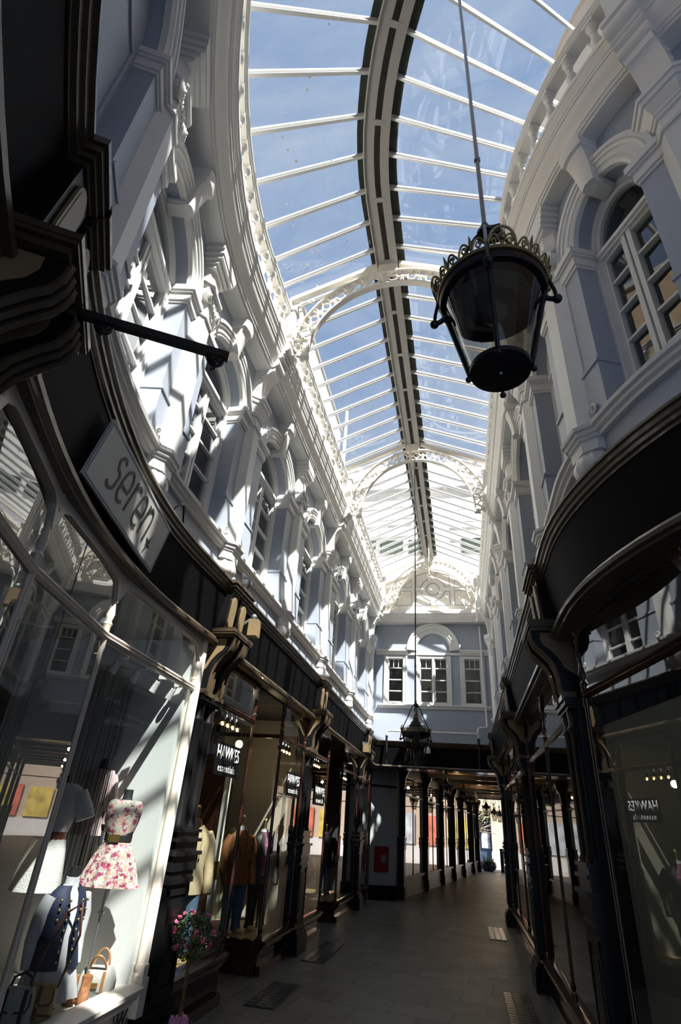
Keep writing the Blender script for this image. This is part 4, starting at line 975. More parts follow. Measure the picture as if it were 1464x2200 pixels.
    m = MB(); m.lathe([(0.012, 0.47), (0.045, 0.475), (0.042, 0.50), (0.022, 0.515), (0.018, 0.56), (0.012, 0.57)], n=12); m.box((-0.03, -0.075, 0.44), (0.03, 0.01, 0.50)); lo(m, 'collar', IRON)
    rt.scale = (0.8,) * 3
    r = MB(); r.tube([(0, 0, 0.55), (0, 0, rod)], 0.0115, 10); r.lathe([(0.0115, 0), (0.018, 0.005), (0.018, 0.025), (0.0115, 0.03)], (0, 0, min(rod - 0.05, 1.15)), 10); lo(r, 'rod', STEEL if rod > 6.8 and rod < 7 else IRON)
    return rt
lx, ly = 0.178, 1.39
lan1 = lantern('hanging_lantern', 'large black and brass hanging lantern close overhead at right of centre', (lx, ly, 3.29), math.atan2(ly, lx) + PI / 2 - PI / 2, (8.80 - 3.29) / 0.8)
lan2 = lantern('hanging_lantern', 'smaller looking far lantern hung on a long thin rod before the end wall', (-0.72, 9.5, 2.93), 0.3, 8.70 - 2.93)
lan2.scale = (0.95,) * 3
lan3 = lantern('passage_lantern', 'small dark lantern nearest in the passage, under its ceiling', (-0.47, 17.6, 2.72), 0.2, 1.2)
lan3.scale = (0.72,) * 3
TLX = [(-0.47, 17.6), (0.0, 20.6), (0.44, 23.8), (0.93, 27.0), (1.36, 29.6), (1.72, 31.8)]
for i, (x, y) in enumerate(TLX):
    if i: dup(lan3, (x, y, 2.60 if i < 4 else 2.5), 0.2 + i, 'small dark lantern in the passage, %s from its mouth' % ORD[i], 'passage lanterns', 0.72)
lan3['group'] = 'passage lanterns'

# ---------------------------------------------------------------- floodlights, camera dome
LAMPG = mat('grey_lamp_housing', (0.22, 0.23, 0.24), 0.4, 0.4); LENS = mat('dull_lamp_lens', (0.5, 0.48, 0.44), 0.2)
def flood(side, s, lab, tilt=0.5, base=None, tan=False):
    loc, rz = place(side, s, 0.22, 3.72)
    key = 'fl'
    if key not in protos or tan:
        r = thing('floodlight', lab, 'floodlight', loc, rz, 'fascia floodlights')
        m = MB(); m.lathe([(0.03, 0), (0.032, 0.01), (0.026, 0.02), (0.032, 0.03), (0.026, 0.04), (0.032, 0.05), (0.026, 0.06), (0.03, 0.075)], n=12); m.build('ribbed_stem', LAMPG, r, local=True)
        m = MB(); m.lathe([(0.03, 0.07), (0.062, 0.10), (0.07, 0.14), (0.066, 0.15)], n=18); m.build('cup', LAMPG, r, local=True)
        m = MB(); m.ring_faces([[(0.064 * f * math.cos(a), 0.064 * f * math.sin(a), 0.15 + k * (0.5 - 0.5 * math.sin(a))) for a in ell(0, 2 * PI, 18)[:-1]] for f, k in ((1, 0.0), (0.98, 0.09), (0.9, 0.12))]); m.build('cowl', LAMPG, r, local=True)
        protos[key] = r; return r
    return dup(protos[key], loc, rz, lab, 'fascia floodlights')
flood('L', 5.30, 'grey floodlight on the left fascia above the rose tree pillar'); flood('L', 9.45, 'grey floodlight on the left fascia above the second left pillar'); flood('R', 5.1, 'grey floodlight on the right fascia above the nearest right pillar'); flood('R', 9.3, 'grey floodlight on the right fascia above the second right pillar')
r = thing('box_light', 'tan-lit box lamp hanging beside the left fascia console at the rose pillar', 'lamp', TL((5.42, 0.36, 3.3)))
mb = MB(TL); mb.box((5.36, 0.30, 3.28), (5.48, 0.40, 3.46)); mb.build('body', TAN, r, smooth=0)
mb = MB(TL); mb.tube([(5.42, 0.2, 3.40), (5.42, 0.34, 3.50)], 0.02, 8); mb.ball((5.42, 0.33, 3.50), 0.035, 8, 6); mb.build('bracket', LAMPG, r)
r = thing('box_light', 'tan box lamp under the left fascia near the passage corner', 'lamp', TL((14.0, 0.3, 3.2)))
mb = MB(TL); mb.box((13.7, 0.22, 3.12), (13.95, 0.36, 3.32)); mb.build('body', TAN, r, smooth=0)
mb = MB(TL); mb.box((13.72, 0.2, 3.30), (13.93, 0.3, 3.36)); mb.build('bracket', LAMPG, r, smooth=0)
r = thing('dome_camera', 'white dome security camera under the end fascia', 'camera', (-0.90, 15.85, 3.52))
m = MB(); m.lathe([(0.002, 0.10), (0.03, 0.10), (0.035, 0.06), (0.085, 0.02), (0.095, -0.05), (0.09, -0.10), (0.002, -0.10)], (-0.90, 15.85, 3.46), 16); m.tube([(-0.90, 15.85, 3.54), (-0.90, 16.05, 3.56)], 0.02, 8); m.build('housing', WHITE, r)
m = MB(); m.lathe([(0.075, 0), (0.07, -0.035), (0.045, -0.06), (0.002, -0.07)], (-0.90, 15.85, 3.36), 14); m.build('dome', BLACK, r)

# ---------------------------------------------------------------- near left shop: mannequins, bags, curtain, spots
FLORAL = floral_mat(); BLACKF = mat('black_mannequin_cloth', (0.012, 0.012, 0.013), 0.7); NAVY = mat('navy_cotton', (0.009, 0.016, 0.045), 0.7, var=0.15, scale=20, bump=0.2, bscale=60)
WCOT = mat('white_cotton', (0.60, 0.60, 0.62), 0.8, bump=0.35, bscale=14); CROCH = mat('white_crochet', (0.58, 0.57, 0.54), 0.9, bump=0.5, bscale=110); LILAC = mat('pale_pink_silk', (0.62, 0.47, 0.45), 0.5, var=0.15, scale=9)
LEATH = mat('brown_leather', (0.13, 0.04, 0.018), 0.4, var=0.2, scale=12); TANL = mat('tan_canvas_leather', (0.46, 0.30, 0.12), 0.6, var=0.12, scale=18); RUST = mat('rust_suede', (0.30, 0.12, 0.045), 0.7, var=0.45, scale=28)
GREYB = mat('pale_grey_leather', (0.38, 0.40, 0.38), 0.5, var=0.06); STRIPE = stripes_mat('ticking_stripe', (0.12, 0.12, 0.13), (0.70, 0.68, 0.62), 95, 'X')
ZF = 0.47
def torso(mb, z0, k=1.0, hip=0.13):
    mb.loft([(z0, hip * k, 0.085 * k, 0, 0), (z0 + 0.10 * k, hip * 0.97 * k, 0.085 * k, 0, 0), (z0 + 0.20 * k, 0.092 * k, 0.07 * k, 0, 0), (z0 + 0.33 * k, 0.125 * k, 0.085 * k, 0, -0.01), (z0 + 0.42 * k, 0.135 * k, 0.075 * k, 0, 0), (z0 + 0.475 * k, 0.12 * k, 0.055 * k, 0, 0), (z0 + 0.50 * k, 0.06 * k, 0.045 * k, 0, 0), (z0 + 0.52 * k, 0.038 * k, 0.038 * k, 0, 0), (z0 + 0.585 * k, 0.036 * k, 0.036 * k, 0, 0)], 20)
# floral dress
fx, fy = -2.60, 4.42
rt = thing('mannequin', 'black torso mannequin on a pole wearing a sleeveless floral belted dress', 'mannequin', (fx, fy, ZF), 0.25)
m = MB(); torso(m, 0.70, 0.95); m.build('body', BLACKF, rt, local=True)
m = MB(); m.tube([(0, 0, 0.02), (0, 0, 0.75)], 0.008, 8); m.lathe([(0.11, 0), (0.10, 0.012), (0.02, 0.02)], n=20); m.tube([(0.02, 0, 0.46), (-0.02, 0, 0.46)], 0.012, 6); m.build('stand', STEEL, rt, local=True)
m = MB(); nn = 72
m.loft([(0.62, 0.215, 0.15, 0, 0, 0.06), (0.70, 0.19, 0.135, 0, 0, 0.055), (0.80, 0.155, 0.115, 0, 0, 0.04), (0.885, 0.105, 0.085, 0, 0, 0.02), (0.90, 0.097, 0.08, 0, 0, 0), (0.95, 0.10, 0.08, 0, 0, 0), (1.03, 0.128, 0.095, 0, -0.012, 0), (1.10, 0.138, 0.085, 0, -0.004, 0), (1.15, 0.137, 0.065, 0, 0, 0), (1.178, 0.115, 0.052, 0, 0, 0), (1.182, 0.085, 0.048, 0, 0, 0)], nn, 0.0, 14); m.build('dress', FLORAL, rt, local=True)
m = MB(); m.loft([(0.905, 0.102, 0.085, 0, 0), (0.945, 0.103, 0.086, 0, 0)], 24); b_ = m.build('belt', BLACKF, rt, local=True)
m = MB(); m.box((-0.035, -0.094, 0.90), (0.035, -0.084, 0.95)); m.box((-0.05, -0.092, 0.905), (-0.04, -0.086, 0.945)); m.build('buckle', GOLD, b_, local=True)
# waistcoat figure
wx, wy = -2.66, 4.06
rt = thing('mannequin', 'mannequin in a navy buttoned waistcoat over a long white shirt', 'mannequin', (wx, wy, ZF), 1.15)
rt.scale = (1.0, 1.0, 1.06)
m = MB(); m.loft([(0.62, 0.035, 0.035, 0, 0), (0.71, 0.036, 0.036, 0, 0)], 14); m.tube([(0, 0, 0.01), (0, 0, 0.5)], 0.008, 6); m.lathe([(0.09, 0), (0.02, 0.012)], n=14); m.build('body', BLACKF, rt, local=True)
m = MB(); m.loft([(0.05, 0.19, 0.15, 0.02, 0, 0.10), (0.16, 0.165, 0.13, 0.01, 0, 0.08), (0.25, 0.14, 0.105, 0, 0, 0.05), (0.36, 0.11, 0.085, 0, 0, 0.02), (0.48, 0.128, 0.092, 0, -0.01, 0), (0.555, 0.125, 0.07, 0, 0, 0), (0.595, 0.075, 0.05, 0, 0, 0), (0.615, 0.046, 0.044, 0, 0, 0), (0.655, 0.044, 0.042, 0, 0, 0)], 60, 0, 9)
for g in (-1, 1): m.tube([(g * 0.12, 0.0, 0.555), (g * 0.155, 0.01, 0.46), (g * 0.165, 0.02, 0.33), (g * 0.17, -0.01, 0.20)], [0.045, 0.047, 0.04, 0.032], 12)
m.build('shirt', WCOT, rt, local=True)
m = MB()
for g in (-1, 1):
    rings = []
    for z, rx, ry, cy, gap in ((0.20, 0.178, 0.142, 0, 0.40), (0.27, 0.158, 0.125, 0, 0.36), (0.36, 0.127, 0.104, 0, 0.34), (0.46, 0.140, 0.108, -0.01, 0.34), (0.53, 0.138, 0.092, 0, 0.42), (0.575, 0.118, 0.07, 0, 0.55), (0.612, 0.072, 0.057, 0, 0.6)):
        pts = [(-rx * g * math.sin(t) * -1, cy - ry * math.cos(t), z) for t in ell(gap * 0.5, PI, 14)]
        inn = [(p[0] * 0.97, p[1] * 0.97 + cy * 0.03, p[2]) for p in reversed(pts)]
        rings.append(pts + inn)
    m.ring_faces(rings)
wc = m.build('waistcoat', NAVY, rt, local=True)
m = MB()
for g in (-1, 1):
    for z in (0.24, 0.29, 0.34, 0.39, 0.44, 0.49, 0.54):
        rx, ry = 0.14 + 0.12 * max(0, 0.36 - z), 0.108 + 0.1 * max(0, 0.36 - z); t = 0.32; m.ball((g * rx * math.sin(t), -ry * math.cos(t) - 0.012, z), 0.0085, 8, 5)
        if z > 0.42: m.ball((g * rx * math.sin(0.75), -ry * math.cos(0.75) - 0.012, z), 0.0085, 8, 5)
m.build('brass_buttons', GOLD, wc, local=True)
# crochet dress
rt = thing('mannequin', 'mannequin in a white crochet knit dress with dark belt, behind the window mullion', 'mannequin', (-3.02, 4.18, ZF), 0.4)
rt.scale = (1.15,) * 3
m = MB(); torso(m, 0.62, 0.9); m.tube([(0, 0, 0), (0, 0, 0.7)], 0.008, 8); m.build('body', BLACKF, rt, local=True)
m = MB(); m.loft([(0.50, 0.15, 0.115, 0, 0), (0.62, 0.135, 0.105, 0, 0), (0.72, 0.12, 0.095, 0, 0), (0.80, 0.098, 0.08, 0, 0), (0.92, 0.125, 0.09, 0, 0), (1.02, 0.14, 0.075, 0, 0), (1.08, 0.12, 0.055, 0, 0), (1.10, 0.08, 0.05, 0, 0)], 28)
for g in (-1, 1): m.tube([(g * 0.11, 0, 1.05), (g * 0.16, 0, 0.97), (g * 0.19, 0.0, 0.90)], [0.05, 0.055, 0.06], 12)
m.build('dress', CROCH, rt, local=True)
m = MB(); m.loft([(0.775, 0.104, 0.085, 0, 0), (0.82, 0.104, 0.085, 0, 0)], 20); m.build('belt', LEATH, rt, local=True)
# pale pink top behind the curtain
rt = thing('mannequin', 'mannequin in a pale pink top half hidden behind the string curtain', 'mannequin', (-2.99, 4.59, ZF), 0.3)
m = MB(); torso(m, 0.98, 0.85); m.tube([(0, 0, 0), (0, 0, 1.05)], 0.008, 8); m.tube([(0.11, 0, 1.0), (0.13, -0.01, 0.85)], 0.018, 6); m.build('body', BLACKF, rt, local=True)
m = MB(); m.loft([(0.92, 0.125, 0.09, 0, 0), (1.05, 0.105, 0.082, 0, 0), (1.15, 0.088, 0.07, 0, 0), (1.26, 0.118, 0.085, 0, 0), (1.36, 0.122, 0.068, 0, 0), (1.395, 0.10, 0.052, 0, 0), (1.40, 0.06, 0.045, 0, 0)], 24)
for g in (-1, 1): m.tube([(g * 0.10, 0, 1.36), (g * 0.14, 0, 1.2), (g * 0.13, -0.02, 1.0)], [0.04, 0.035, 0.028], 10)
m.build('top', LILAC, rt, local=True)
# string curtains
def curtain(p0, p1, z0, z1, n, lab, seed):
    rnd = random.Random(seed)
    mb = MB()
    for i in range(n):
        t = (i + rnd.uniform(-0.3, 0.3)) / n; x, y = p0[0] + (p1[0] - p0[0]) * t, p0[1] + (p1[1] - p0[1]) * t; x2, y2 = x + rnd.uniform(-0.012, 0.012), y
        mb.tube([(x, y, z1), (x2, y2, z0 + rnd.uniform(-0.06, 0.06))], 0.0028, 4)
    o = mb.build('string_curtain', mat('dark_string_%d' % seed, (0.025, 0.024, 0.024) if seed == 3 else (0.09, 0.085, 0.08), 0.6)); o['kind'] = 'stuff'; o['label'] = lab; o['category'] = 'curtain'
    mb = MB()
    mb.tube([(p0[0], p0[1], z1), (p1[0], p1[1], z1)], 0.012, 6); b = mb.build('rail', CREAM, None); b.parent = o
curtain((-2.84, 4.50), (-3.22, 4.46), 1.12, 2.68, 30, 'dark string curtain hanging beside the floral dress', 3)
curtain((-3.0, 3.5), (-3.35, 3.25), 0.7, 2.75, 30, 'greyish string curtain hanging left of the cream mullion', 4)
# bags
def satchel(lab, loc, rz, body, trim, w, h, dp, strap=None, buckle=GOLD, tri=False):
    r = thing('satchel', lab, 'bag', loc, rz)
    m = MB(); rd = 0.03
    def rr(z, e=0.0): return [(x, y, z) for x, y in ((-w / 2 + e, -dp / 2), (w / 2 - e, -dp / 2), (w / 2, -dp / 4), (w / 2, dp / 4), (w / 2 - e, dp / 2), (-w / 2 + e, dp / 2), (-w / 2, dp / 4), (-w / 2, -dp / 4))]
    m.ring_faces([[(x * k, y * q, z * h) for x, y, z in rr(z, 0.01)] for z, k, q in ((0, 0.94, 0.9), (0.08, 1, 1), (0.5, 1.0, 0.98), (0.85, 0.96, 0.8), (1.0, 0.88, 0.45))]); m.build('body', body, r, local=True)
    m = MB(); m.ring_faces([[(x * w / 2, -dp / 2 * (1.06 - 0.35 * max(0, z - 0.7)) - o, z * h) for x, z in ((-0.93, 0.97), (-0.98, 0.62), (-0.8, 0.48), (0, 0.44), (0.8, 0.48), (0.98, 0.62), (0.93, 0.97))] for o in (0.0, 0.008)]); fp = m.build('flap', body, r, local=True)
    m = MB()
    pts = [(x * w / 2, -dp / 2 * 1.06 - 0.01, z * h) for x, z in ((-0.95, 0.9), (-0.98, 0.62), (-0.8, 0.48), (0, 0.44), (0.8, 0.48), (0.98, 0.62), (0.95, 0.9))]
    m.tube(pts, 0.005, 6)
    for x in ((0,) if not tri else (-0.6, 0.6)): m.ribbon([(x * w / 2, -dp / 2 - 0.014, 0.06 * h), (x * w / 2, -dp / 2 - 0.018, 0.5 * h), (x * w / 2, -dp / 2 * 0.8 - 0.014, 0.98 * h)], 0.022, 0.004, (0, 1, 0))
    m.tube([(-w / 2, -dp / 2, 0.03), (w / 2, -dp / 2, 0.03)], 0.006, 6)
    m.build('trim', trim, r, local=True)
    m = MB(); m.box((-0.014, -dp / 2 - 0.026, 0.42 * h), (0.014, -dp / 2 - 0.018, 0.52 * h)); m.build('buckle', buckle, r, local=True)
    if strap:
        m = MB(); m.tube(strap, 0.0075, 6); m.build('strap', trim, r, local=True)
    return r
satchel('tan canvas satchel with brown leather strap and trim on the display floor', (-2.54, 3.86, ZF + 0.006), 0.35, TANL, LEATH, 0.17, 0.17, 0.075, [(-0.08, 0, 0.14), (-0.06, 0.06, 0.30), (0.0, 0.12, 0.5), (0.09, 0.10, 0.56), (0.13, 0.05, 0.40), (0.085, 0.0, 0.15)])
satchel('pale grey leather satchel with dark straps, bottom left corner', (-2.55, 3.66, ZF + 0.006), 0.30, GREYB, BLACKF, 0.18, 0.19, 0.08, [(-0.06, 0.0, 0.18), (-0.05, 0.01, 0.23), (0.0, 0.015, 0.25), (0.05, 0.01, 0.23), (0.06, 0, 0.18)], STEEL, True)
r = thing('handbag', 'striped ticking handbag with tan handles and brass clasp', 'bag', (-2.57, 4.52, ZF + 0.004), 0.30)
m = MB(); m.ring_faces([[(x * w, y * d, z) for x, y in ((-1, -0.5), (-0.9, -1), (-0.3, -1.05), (0.3, -1.05), (0.9, -1), (1, -0.5), (1, 0.5), (0.9, 1), (-0.9, 1), (-1, 0.5))] for z, w, d in ((0, 0.115, 0.05), (0.015, 0.125, 0.062), (0.07, 0.125, 0.066), (0.12, 0.105, 0.055), (0.145, 0.085, 0.03))]); m.build('body', STRIPE, r, local=True)
m = MB()
for x in (-0.055, 0.055): m.ribbon([(x, -0.068, 0.005), (x, -0.071, 0.07), (x, -0.06, 0.125)], 0.018, 0.005, (0, 1, 0))
for yy, dz, lean in ((-0.035, 0.09, -0.05), (0.03, 0.11, 0.02)): m.tube([(-0.055 * math.cos(t), yy + lean * math.sin(t), 0.125 + dz * math.sin(t)) for t in ell(0, PI, 14)], 0.0075, 8)
m.build('handles', mat('tan_strap_leather', (0.33, 0.15, 0.05), 0.4), r, local=True)
m = MB(); m.box((-0.025, -0.076, 0.035), (0.025, -0.068, 0.065)); m.build('clasp', GOLD, r, local=True)
r = thing('ankle_boots', 'pair of rust brown cut-out shoes in front of the striped handbag', 'shoes', (-2.55, 4.27, ZF + 0.004), 0.45)
for x in (-0.04, 0.042):
    m = MB(); m.loft([(0.0, 0.036, 0.062, x, -0.02), (0.02, 0.036, 0.063, x, -0.02), (0.05, 0.034, 0.055, x, -0.01), (0.085, 0.031, 0.040, x, 0.01), (0.125, 0.034, 0.040, x, 0.015), (0.135, 0.033, 0.039, x, 0.015)], 18); m.build('shoe', RUST, r, local=True)
m = MB()
for x in (-0.04, 0.042): m.loft([(-0.002, 0.040, 0.066, x, -0.02), (0.012, 0.040, 0.066, x, -0.02)], 18)
m.build('sole', LEATH, r, local=True)
# spots
WPL = mat('white_spot_plastic', (0.75, 0.74, 0.7), 0.4)
sp = None
for i, s in enumerate((3.68, 4.0, 4.34, 4.63)):
    loc = TL((s, -0.015, 2.55)); lab = 'white spotlight under the shop transom, %s from the left' % ORD[i]
    if sp is None:
        sp = thing('spotlight', lab, 'spotlight', loc, 0.3, 'spotlights in the near left shop window')
        m = MB(); m.tube([(0, 0, 0.0), (-0.015, 0.01, -0.03), (-0.04, 0.02, -0.085)], [0.022, 0.026, 0.03], 12); m.build('head', WPL, sp, local=True)
        m = MB(); m.tube([(0.0, 0, -0.02), (0.03, 0, 0.03)], 0.007, 6); m.box((0.0, -0.02, 0.02), (0.06, 0.02, 0.05)); m.build('stem', WPL, sp, local=True)
    else: dup(sp, loc, 0.3, lab)

# ---------------------------------------------------------------- menswear windows
TWEED = mat('beige_pinstripe_wool', (0.46, 0.36, 0.21), 0.85, var=0.08, scale=30, bump=0.2, bscale=50); DENIM = mat('blue_denim', (0.07, 0.12, 0.19), 0.85, var=0.3, scale=9); TANJ = mat('tan_leather_jacket', (0.33, 0.125, 0.045), 0.42, var=0.2, scale=10, bump=0.4, bscale=20); DKJ = mat('dark_brown_jacket', (0.018, 0.013, 0.012), 0.5); PINKS = mat('pink_shirt_cotton', (0.60, 0.32, 0.42), 0.8); PALEW = mat('pale_wood_finial', (0.52, 0.34, 0.15), 0.45)
def dressed(lab, loc, rz, jacket, shirt, k=1.0, legs=DENIM, scarf=None):
    r = thing('mannequin', lab, 'mannequin', loc, rz)
    m = MB(); m.lathe([(0.02, 1.12), (0.028, 1.14), (0.018, 1.16), (0.024, 1.185), (0.016, 1.22), (0.024, 1.25), (0.01, 1.27), (0.002, 1.275)], n=10); m.build('neck_finial', PALEW, r, local=True)
    m = MB(); m.loft([(0.95, 0.12, 0.08, 0, 0), (1.05, 0.10, 0.07, 0, 0), (1.10, 0.058, 0.056, 0, 0), (1.14, 0.05, 0.05, 0, 0), (1.142, 0.03, 0.03, 0, 0)], 18); m.build('shirt', shirt, r, local=True)
    if scarf:
        m = MB(); m.loft([(0.6, 0.05, 0.02, 0, -0.10), (0.9, 0.05, 0.025, 0, -0.095), (1.07, 0.06, 0.05, 0, -0.02), (1.11, 0.065, 0.06, 0, 0)], 12); m.build('scarf', scarf, r, local=True)
    m = MB(); m.loft([(0.50, 0.165, 0.115, 0, 0), (0.60, 0.17, 0.115, 0, 0), (0.72, 0.15, 0.10, 0, 0), (0.84, 0.165, 0.11, 0, 0), (0.95, 0.18, 0.10, 0, 0), (1.03, 0.165, 0.08, 0, 0), (1.075, 0.10, 0.065, 0, 0), (1.10, 0.065, 0.06, 0, 0)], 28)
    m.build('jacket', jacket, r, local=True)
    for g in (-1, 1):
        m = MB(); m.tube([(g * 0.15, 0, 1.02), (g * 0.205, 0.005, 0.92), (g * 0.225, 0.02, 0.76), (g * 0.215, -0.04, 0.60), (g * 0.205, -0.075, 0.50)], [0.055, 0.062, 0.056, 0.05, 0.046], 14); m.build('sleeve', jacket, r, local=True)
        m = MB(); m.ribbon([(g * 0.045, -0.06, 1.09), (g * 0.062, -0.10, 0.96), (g * 0.02, -0.122, 0.80)], [0.03, 0.055, 0.01], 0.012, (0, 1, 0)); m.build('lapel', jacket, r, local=True)
        m = MB(); m.loft([(0.02, 0.062, 0.07, g * 0.085, 0), (0.10, 0.055, 0.06, g * 0.08, 0), (0.30, 0.07, 0.075, g * 0.078, 0), (0.45, 0.082, 0.09, g * 0.075, 0), (0.53, 0.085, 0.095, g * 0.07, 0)], 16); m.build('trouser_leg', legs, r, local=True)
        m = MB(); m.loft([(0.0, 0.04, 0.10, g * 0.085, -0.05), (0.02, 0.04, 0.10, g * 0.085, -0.05), (0.045, 0.036, 0.07, g * 0.085, -0.03), (0.06, 0.02, 0.03, g * 0.085, 0)], 14); m.build('shoe', TANL, r, local=True)
    r.scale = (k,) * 3
    return r
dressed('headless mannequin in a beige pinstripe blazer, pink shirt and jeans', (-2.74, 6.12, 0.402), 0.95, TWEED, PINKS, 1.0)
dressed('headless mannequin in a tan leather jacket and jeans', (-2.96, 8.12, 0.322), 0.95, TANJ, WCOT, 1.02)
dressed('headless mannequin in a dark coat and purple scarf beside the leather jacket', (-2.78, 8.55, 0.322), 0.8, DKJ, WCOT, 1.0, DKJ, mat('purple_print_scarf', (0.22, 0.05, 0.12), 0.7, var=0.8, scale=30))
dressed('dim headless mannequin in dark clothes in the shop past the second pillar', (-2.85, 12.9, 0.302), 0.3, DKJ, PINKS, 1.0)
GLOW = mat('lit_spot_bulb', (1, 0.8, 0.5), 0.4, emit=(1.0, 0.55, 0.2), estr=28.0); SPG = mat('clear_spot_glass', (0.30, 0.30, 0.30), 0.12, 0.6)
ms = None; cnt = 0
for base, nam in ((5.85, 'over the beige blazer'), (8.05, 'over the leather jacket'), (10.0, 'past the second left pillar'), (12.6, 'before the passage')):
    for i in range(4):
        loc = TL((base + 0.15 * i, -0.05, 2.47)); lab = 'lit track spot %s, %s along its track' % (nam, ORD[i])
        if ms is None:
            ms = thing('track_spot', lab, 'spotlight', loc, 0.0, 'lit track spots in the menswear windows')
            m = MB(); m.tube([(0, 0, 0.10), (0.01, -0.005, 0.03), (0.03, -0.01, -0.01)], [0.012, 0.034, 0.04], 12); m.tube([(0, 0.0, 0.13), (0, 0, 0.09)], 0.006, 6); m.build('housing', SPG, ms, local=True)
            m = MB(); m.ball((0.036, -0.012, -0.022), 0.014, 8, 6); m.build('bulb', GLOW, ms, local=True)
        else: dup(ms, loc, 0.0, lab)
pf = thing('framed_picture', 'framed dark picture on the beige partition in the menswear window', 'picture', TL((8.72, -1.02, 1.7)))
mb = MB(TL)
for a in ((8.48, 8.52, 1.42, 2.02), (8.92, 8.96, 1.42, 2.02), (8.48, 8.96, 1.42, 1.46), (8.48, 8.96, 1.98, 2.02)): mb.box((a[0], -1.05, a[2]), (a[1], -1.015, a[3]))
mb.build('frame', MAHOG, pf, smooth=0)
mb = MB(TL); mb.box((8.52, -1.05, 1.46), (8.92, -1.03, 1.98)); mb.build('mount', mat('picture_mount', (0.42, 0.40, 0.36), 0.7), pf, smooth=0)
mb = MB(TL); mb.box((8.58, -1.035, 1.53), (8.86, -1.025, 1.92)); mb.build('print', mat('dark_photo_print', (0.06, 0.06, 0.06), 0.5, var=0.9, scale=9), pf, smooth=0)

# ---------------------------------------------------------------- rose tree
rx, ry = -2.22, 5.24
rt = thing('rose_tree', 'potted standard rose tree with pink blooms before the black pillar', 'potted plant', (rx, ry, 0))
m = MB(); m.lathe([(0.075, 0), (0.095, 0.16), (0.105, 0.165), (0.108, 0.20), (0.095, 0.20), (0.09, 0.15), (0.002, 0.14)], n=24); m.build('pot', mat('black_plastic_pot', (0.015, 0.015, 0.016), 0.4), rt, local=True)
m = MB(); rnd = random.Random(5)
for k in range(12):
    a = rnd.uniform(0, 6.28); q = rnd.uniform(0.0, 0.065); m.loft([(0.16, 0.035, 0.03, q * math.cos(a), q * math.sin(a)), (0.20, 0.03, 0.033, q * math.cos(a), q * math.sin(a)), (0.225 + rnd.uniform(0, 0.02), 0.012, 0.02, q * 1.2 * math.cos(a), q * 1.2 * math.sin(a))], 7, 0.15, 3)
m.build('tissue_paper', mat('pink_tissue', (0.72, 0.30, 0.55), 0.7), rt, local=True)
m = MB(); m.tube([(-0.005, 0, 0.18), (0.004, 0.004, 0.34), (0.0, 0, 0.48), (0.008, -0.003, 0.62)], [0.011, 0.010, 0.009, 0.008], 8); m.tube([(0.012, 0.01, 0.18), (0.016, 0.006, 0.6)], 0.004, 6)
for k in range(14):
    a = rnd.uniform(0, 6.28); e = rnd.uniform(-0.2, 1.3); L = rnd.uniform(0.09, 0.17); m.tube([(0.006, 0, 0.60), (0.006 + 0.5 * L * math.cos(a) * math.cos(e), 0.5 * L * math.sin(a) * math.cos(e), 0.62 + 0.6 * L * math.sin(e) + 0.02), (0.006 + L * math.cos(a) * math.cos(e), L * math.sin(a) * math.cos(e), 0.62 + L * math.sin(e))], [0.005, 0.003, 0.002], 5)
m.build('stem', mat('rose_stem_bark', (0.20, 0.12, 0.06), 0.8, var=0.3, scale=20), rt, local=True)
m = MB()
for k in range(620):
    a = rnd.uniform(0, 6.28); zc = rnd.uniform(-1, 1); rr = rnd.uniform(0.45, 1.0) ** 0.5; q = math.sqrt(1 - zc * zc)
    c = Vector((0.165 * rr * q * math.cos(a), 0.165 * rr * q * math.sin(a), 0.735 + 0.155 * rr * zc)); c.z -= 0.05 * (1 if zc < -0.3 else 0) * rnd.random()
    d = Vector((rnd.gauss(0, 1), rnd.gauss(0, 1), rnd.gauss(0, 0.7))).normalized(); s = d.orthogonal().normalized(); n_ = d.cross(s); L, W = rnd.uniform(0.022, 0.04), rnd.uniform(0.009, 0.014)
    b0 = len(m.v)
    m.v += [tuple(c - d * L * 0.5), tuple(c + s * W + n_ * 0.004), tuple(c + d * L * 0.5 - n_ * 0.006), tuple(c - s * W + n_ * 0.004), tuple(c + n_ * -0.003)]
    m.f += [(b0, b0 + 1, b0 + 4), (b0 + 1, b0 + 2, b0 + 4), (b0 + 2, b0 + 3, b0 + 4), (b0 + 3, b0, b0 + 4)]
fo = m.build('foliage', mat('rose_leaf_green', (0.075, 0.12, 0.045), 0.5, var=0.5, scale=25), rt, local=True, smooth=0)
ROSE = mat('pink_rose_petal', (0.68, 0.12, 0.22), 0.6, var=0.35, scale=40); bl = None
for k in range(30):
    a = rnd.uniform(0, 6.28); zc = rnd.uniform(-0.75, 1); q = math.sqrt(1 - zc * zc); p = (0.17 * q * math.cos(a), 0.17 * q * math.sin(a), 0.735 + 0.16 * zc)
    if bl is None:
        m = MB()
        for j in range(5):
            b = 2 * PI * j / 5; m.loft([(-0.008, 0.006, 0.006, 0.004 * math.cos(b), 0.004 * math.sin(b)), (0.002, 0.010, 0.008, 0.009 * math.cos(b), 0.009 * math.sin(b)), (0.012, 0.007, 0.005, 0.013 * math.cos(b), 0.013 * math.sin(b))], 6)
        m.ball((0, 0, 0.004), 0.009, 7, 5); bl = m.build('bloom', ROSE, rt, local=True); bl.location = p
    else:
        o = bl.copy(); COL.objects.link(o); o.location = p; o.parent = rt; o.rotation_euler = (rnd.uniform(-1, 1), rnd.uniform(-1, 1), a); sc_ = rnd.uniform(0.7, 1.3); o.scale = (sc_,) * 3
